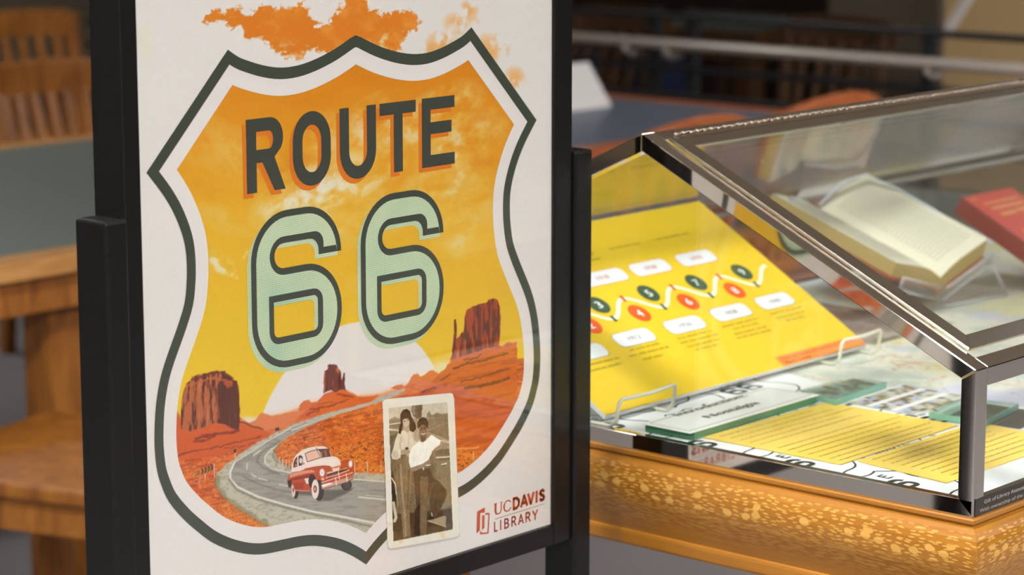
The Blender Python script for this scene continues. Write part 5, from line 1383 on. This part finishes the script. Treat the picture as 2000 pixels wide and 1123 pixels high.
p_ = [r0 + rd * .196 - rn * .028 + X_ * .02, r0 + rd * .196 - rn * .028 + X_ * .115, r0 + rd * .02 - rn * .028 + X_ * .115, r0 + rd * .02 - rn * .028 + X_ * .02]
MB().add([*p_, *[q_ - rn * .003 for q_ in p_]], [(0, 1, 2, 3), (7, 6, 5, 4), (0, 4, 5, 1), (1, 5, 6, 2), (2, 6, 7, 3), (3, 7, 4, 0)]).build('rest', M_ACRYL, rs)
MB().box((3.22, 1.76, DT), (3.315, 1.95, DT + .003)).build('foot', M_ACRYL, rs)
MB().bar(r0 + rd * .02 - rn * .03 + X_ * .067, (3.267, 1.948, DT + .003), .09, .003, (0, 1, 0)).build('strut', M_ACRYL, rs)
MB().box((3.22, r0.y + rd.y * .196 - .012, DT + .003), (3.315, r0.y + rd.y * .196 - .009, r0.z + rd.z * .19 + .0)).build('strut', M_ACRYL, rs)
# ------------------------------------------------------------------ reading room furniture behind
W_MID = wood('honey_oak', (124, 70, 20), (176, 112, 42), .38, 5, (6, 6, 1.2))
W_TOP = wood('oak_edge', (170, 114, 56), (206, 152, 90), .35, 5, (1.5, 8, 8))
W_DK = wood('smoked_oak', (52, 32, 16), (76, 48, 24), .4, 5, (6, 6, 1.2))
W_RED = wood('red_oak', (150, 74, 34), (188, 104, 56), .35, 5, (2, 8, 8))
W_DK = wood('smoked_oak', (52, 32, 16), (76, 48, 24), .4, 5, (6, 6, 1.2))
M_LINO = plain('grey_green_linoleum', (92, 98, 90), .45, 0, .05, 30)
M_LINOB = plain('slate_blue_linoleum', (88, 96, 108), .4, 0, .05, 30)
def table(x0, x1, y0, y1, lino, label, edge, legs, nm='reading_table'):
    legm = W_DK if edge is W_DK else W_MID
    t = empty(nm, ((x0 + x1) / 2, (y0 + y1) / 2, 0), label, 'table')
    b_ = .075
    o = MB()
    for a, b in (((x0, y0), (x1, y0 + b_)), ((x0, y1 - b_), (x1, y1)), ((x0, y0 + b_), (x0 + b_, y1 - b_)), ((x1 - b_, y0 + b_), (x1, y1 - b_))):
        MB().box((*a, .700), (*b, .740)).build('edge_board', edge, t, .004)
    MB().box((x0 + b_, y0 + b_, .705), (x1 - b_, y1 - b_, .739)).build('inlaid_top', lino, t)
    for a, b in (((x0 + .04, y0 + .03), (x1 - .04, y0 + .055)), ((x0 + .04, y1 - .055), (x1 - .04, y1 - .03)), ((x0 + .03, y0 + .055), (x0 + .055, y1 - .055)), ((x1 - .055, y0 + .055), (x1 - .03, y1 - .055))):
        MB().box((*a, .625), (*b, .700)).build('apron', legm, t, .003)
    for x, y in legs:
        MB().box((x - .045, y - .045, 0), (x + .045, y + .045, .70)).build('leg', legm, t, .006)
    return t
table(2.45, 4.57, 3.99, 5.47, M_LINO, 'oak reading table with grey green top behind the sign on the left', W_TOP, [(3.29, 4.12), (3.29, 5.33), (4.42, 4.12), (4.42, 5.33), (2.55, 4.12), (2.55, 5.33)])
table(4.86, 6.22, 4.22, 5.62, M_LINOB, 'oak reading table with slate blue top beyond the display case', W_RED, [(4.98, 4.36), (6.1, 4.36), (4.98, 5.5), (6.1, 5.5)])

def chair(x, y, rz, label, m, group=None, h=.86, curve=.05, ns=5, crest=.09, arch=.018):
    c = empty('library_chair', (x, y, 0), label, 'chair', group, rz)
    R = Matrix.Rotation(rz, 4, 'Z'); T_ = Matrix.Translation((x, y, 0))
    P = lambda a, b, z: (T_ @ R @ Vector((a, b, z)))
    def bx(nm, a, b, bev=.004):                       # local box; sitter faces +Y, back at -Y
        x0, y0, z0 = a; x1, y1, z1 = b
        vs = [P(xx, yy, zz) for zz in (z0, z1) for yy in (y0, y1) for xx in (x0, x1)]
        return MB().add(vs, [(0, 2, 3, 1), (4, 5, 7, 6), (0, 1, 5, 4), (2, 6, 7, 3), (0, 4, 6, 2), (1, 3, 7, 5)]).build(nm, m, c, bev)
    # saddle seat
    o = MB(); n_ = 10; vs = []; 
    for zz in (0, 1):
        for j in range(n_ + 1):
            for i in range(n_ + 1):
                u, v = -1 + 2 * i / n_, -1 + 2 * j / n_
                w_ = .235 - .02 * (1 - v) / 2; dip = .012 * (math.cos(u * math.pi) * .5 + .5) * (1 - v * v)
                vs.append(P(u * w_, v * .22, .425 if zz == 0 else .458 - dip))
    fs = []; q = n_ + 1
    for zz in (0, 1):
        for j in range(n_):
            for i in range(n_):
                a = zz * q * q + j * q + i; fs.append((a, a + 1, a + q + 1, a + q))
    for i in range(n_):
        for a, b in ((i, i + 1), (q * n_ + i, q * n_ + i + 1), (i * q, (i + 1) * q), (i * q + n_, (i + 1) * q + n_)):
            fs.append((a, b, b + q * q, a + q * q))
    o.add(vs, fs).build('seat', m, c)
    for sx in (-1, 1):
        MB().bar(P(sx * .20, .19, 0), P(sx * .195, .18, .43), .038, .038, (0, 1, 0)).build('leg', m, c, .004)
        MB().bar(P(sx * .20, -.24, 0), P(sx * .20, -.20, .46), .038, .038, (0, 1, 0)).build('leg', m, c, .004)
        MB().bar(P(sx * .20, -.20, .44), P(sx * .215, -.27, h - .02), .040, .034, (0, 1, 0)).build('back_post', m, c, .004)
        MB().bar(P(sx * .20, .18, .20), P(sx * .20, -.22, .20), .03, .022).build('stretcher', m, c, .003)
    bx('seat_rail', (-.19, .165, .375), (.19, .19, .425)); bx('seat_rail', (-.19, -.20, .375), (.19, -.18, .425))
    # bowed crest rail
    vs = []; fs = []; k_ = 14
    for i in range(k_ + 1):
        u = -1 + 2 * i / k_; yy = -.275 - curve * (1 - u * u) ; top = h + arch * (1 - u * u) - (.012 if abs(u) > .9 else 0); lo_ = h - crest + (arch - .008) * (1 - u * u)
        for dy, z in ((-.012, lo_), (.012, lo_), (.012, top), (-.012, top)): vs.append(P(u * .25, yy + dy, z))
    for i in range(k_):
        for j in range(4): fs.append((i * 4 + j, i * 4 + (j + 1) % 4, (i + 1) * 4 + (j + 1) % 4, (i + 1) * 4 + j))
    fs += [(0, 1, 2, 3), tuple(k_ * 4 + j for j in (3, 2, 1, 0))]
    MB().add(vs, fs).build('crest_rail', m, c, .004)
    for i in range(ns):
        u = -.72 + 1.44 * i / (ns - 1); yy = -.275 - curve * (1 - u * u)
        MB().bar(P(u * .2, -.205, .45), P(u * .215, yy + .004, h - crest + .02), .034, .012, (0, 1, 0)).build('slat', m, c, .002)
    return c
chair(4.95, 5.93, math.pi, 'honey oak slat back chair at the far side of the left reading table', W_MID, None, .845, .02, 6, .095)
chair(5.92, 7.26, math.pi, 'honey oak slat back chair second in line behind the left reading table', W_MID, None, .875, .02, 5, .09)
chair(4.92, 4.02, .0, 'red oak chair nearest the chrome case with its bowed back toward the viewer', W_RED, None, .842, .06, 5, .045, .05)
chair(5.55, 4.06, .0, 'red oak chair further right beyond the case with only its bowed back showing', W_RED, None, .842, .06, 5, .045, .05)
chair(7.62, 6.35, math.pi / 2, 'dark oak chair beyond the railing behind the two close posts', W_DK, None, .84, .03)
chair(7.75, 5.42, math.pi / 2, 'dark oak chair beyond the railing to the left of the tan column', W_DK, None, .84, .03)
# bench in the left foreground
bench = empty('oak_bench', (2.988, 3.4645, 0), 'low oak bench seat in the lower left behind the sign', 'bench', None, 0)
BFm = Matrix.Translation((2.988, 3.4645, 0)) @ Matrix.Rotation(math.radians(17), 4, 'Z')
def bbox(nm, a, b, mat, bev=.006):
    x0, y0, z0 = a; x1, y1, z1 = b
    vs = [BFm @ Vector((xx, yy, zz)) for zz in (z0, z1) for yy in (y0, y1) for xx in (x0, x1)]
    return MB().add(vs, [(0, 2, 3, 1), (4, 5, 7, 6), (0, 1, 5, 4), (2, 6, 7, 3), (0, 4, 6, 2), (1, 3, 7, 5)]).build(nm, mat, bench, bev)
bbox('seat_board', (-.25, -.40, .425), (.25, .40, .458), W_MID, .009)
bbox('apron', (-.232, -.37, .365), (-.21, .37, .425), W_MID, .003); bbox('apron', (.21, -.37, .365), (.232, .37, .425), W_MID, .003)
for sx in (-1, 1):
    for yy in (-.35, .35):
        bbox('leg', (sx * .19 - .025, yy - .025, 0), (sx * .19 + .025, yy + .025, .425), W_MID, .004)
# white tent card on the blue table
tc_ = MB(); F_ = Frame((5.86, 4.86, .7402), (0, -1, 0), (0, 0, 1))
tc_.prism([(-.15, 0), (.035, 0), (.032, .004), (-.055, .125), (-.058, .125), (-.147, .004)], F_, -.10, .10)
tag(tc_.build('tent_card', plain('tent_white', (214, 208, 204), .6, 0, .02)), 'white folded tent card standing on the slate blue table', 'card')
# guard rail beside the stair opening
XR = 6.78
rail = empty('guard_railing', (XR, 4.6, 0), 'dark steel guard railing with a pale round handrail behind the tables', 'railing')
M_DKST = plain('dark_steel', (46, 46, 48), .35, .4, .1, 50); M_HAND = plain('satin_steel', (206, 196, 186), .38, .7, .04, 80)
zr = lambda x, y, X=XR: hit(x, y, (X, 0, 0), (1, 0, 0)).z
for y_px in (44, 148, 205, 260):
    z = zr(1500, y_px); MB().bar((XR, 1.8, z), (XR, 8.2, z), .032, .022).build('rail_bar', M_DKST, rail, .004)
zh = zr(1500, 100, XR - .08)
MB().tube([(XR - .08, 1.8, zh), (XR - .08, 8.2, zh)], .0175, 14).build('handrail', M_HAND, rail, 0, 1, True)
for x_px in (1268, 1342, 1806):
    yy = hit(x_px, 60, (XR, 0, 0), (1, 0, 0)).y
    MB().box((XR + .016, yy - .02, 0), (XR + .05, yy + .02, zr(1500, 30))).build('post', M_DKST, rail, .003)
for x_px in (1222, 1300, 1812):
    yy = hit(x_px, 95, (XR - .08, 0, 0), (1, 0, 0)).y
    MB().tube([(XR - .08, yy, zh - .014), (XR - .08, yy, zh - .03), (XR - .05, yy, zh - .045), (XR, yy, zh - .045)], .010, 10).build('bracket', M_HAND, rail, 0, 1, True)
# columns
def column(x0, y0, x1, y1, col, name, label):
    c_ = empty(name, ((x0 + x1) / 2, (y0 + y1) / 2, 0), label, 'column')
    MB().box((x0, y0, 0), (x1, y1, RZ)).build('shaft', col, c_, .01); MB().box((x0 - .012, y0 - .012, 0), (x1 + .012, y1 + .012, .11)).build('plinth', M_DKST, c_, .004)
    return c_
column(8.9, 4.55, 9.5, 5.52, plain('tan_plaster', (196, 164, 116), .8, 0, .05, 6), 'tan_column', 'tan plastered column in the upper right background')
column(9.9, 6.16, 10.5, 6.75, plain('grey_plaster', (140, 126, 108), .8, 0, .06, 6), 'grey_column', 'grey brown column left of the tan column')
bar_ = MB().bar(hit(1850, 60, (7.6, 0, 0), (1, 0, 0)), hit(1960, -110, (7.6, 0, 0), (1, 0, 0)), .032, .03, (1, 0, 0)).build('stair_handrail', plain('white_painted_rail', (214, 204, 196), .4, 0, .03), None, .006)
tag(bar_, 'short white slanted stair handrail in front of the tan column', 'handrail')
bar_['wall_mounted'] = True
# dark cabinets added in place of the dim space beyond the railing; sofas
M_DW = wood('dark_walnut', (44, 32, 24), (66, 48, 34), .5, 4, (1, 1, 8)); M_BLUE = plain('navy_cloth', (58, 70, 104), .9, 0, .1, 60)
def cabinet(x, y0, y1, h, label):
    c_ = empty('added_dark_cabinet', (x + .2, (y0 + y1) / 2, 0), label, 'cabinet')
    MB().box((x, y0, 0), (x + .4, y1, h)).build('body', M_DW, c_, .004)
    n_ = max(1, int((y1 - y0) / .55)); w_ = (y1 - y0) / n_
    for i in range(n_):
        d_ = MB().box((x - .02, y0 + w_ * i + .012, .08), (x, y0 + w_ * (i + 1) - .012, h - .05)).build('door', M_DW, c_, .003)
        MB().tube([(x - .035, y0 + w_ * i + .06, h * .5 - .05), (x - .035, y0 + w_ * i + .06, h * .5 + .05)], .006, 8).build('handle', M_HAND, d_)
    return c_
cabinet(10.9, 6.95, 9.1, 1.9, 'tall dark cabinet added to fill the dim background behind the railing')
cabinet(12.6, 5.9, 7.3, 2.1, 'tall dark cabinet added to fill the dim gap left of the grey column')
def sofa(x, y, label):
    s_ = empty('upholstered_bench', (x, y, 0), label, 'bench')
    MB().box((x - .35, y - .9, .18), (x + .35, y + .9, .45)).build('seat', M_BLUE, s_, .04)
    for sy in (-1, 1):
        for sx in (-.28, .3): MB().box((x + sx - .02, y + sy * .84 - .02, 0), (x + sx + .02, y + sy * .84 + .02, .18)).build('leg', M_DW, s_)
sofa(9.6, 8.3, 'low navy blue bench seat beyond the railing near the sign edge')
table(8.3, 9.2, 6.0, 6.9, M_LINO, 'small oak side table beyond the railing left of the grey column', W_DK, [(8.4, 6.1), (9.1, 6.1), (8.4, 6.8), (9.1, 6.8)], 'side_table')
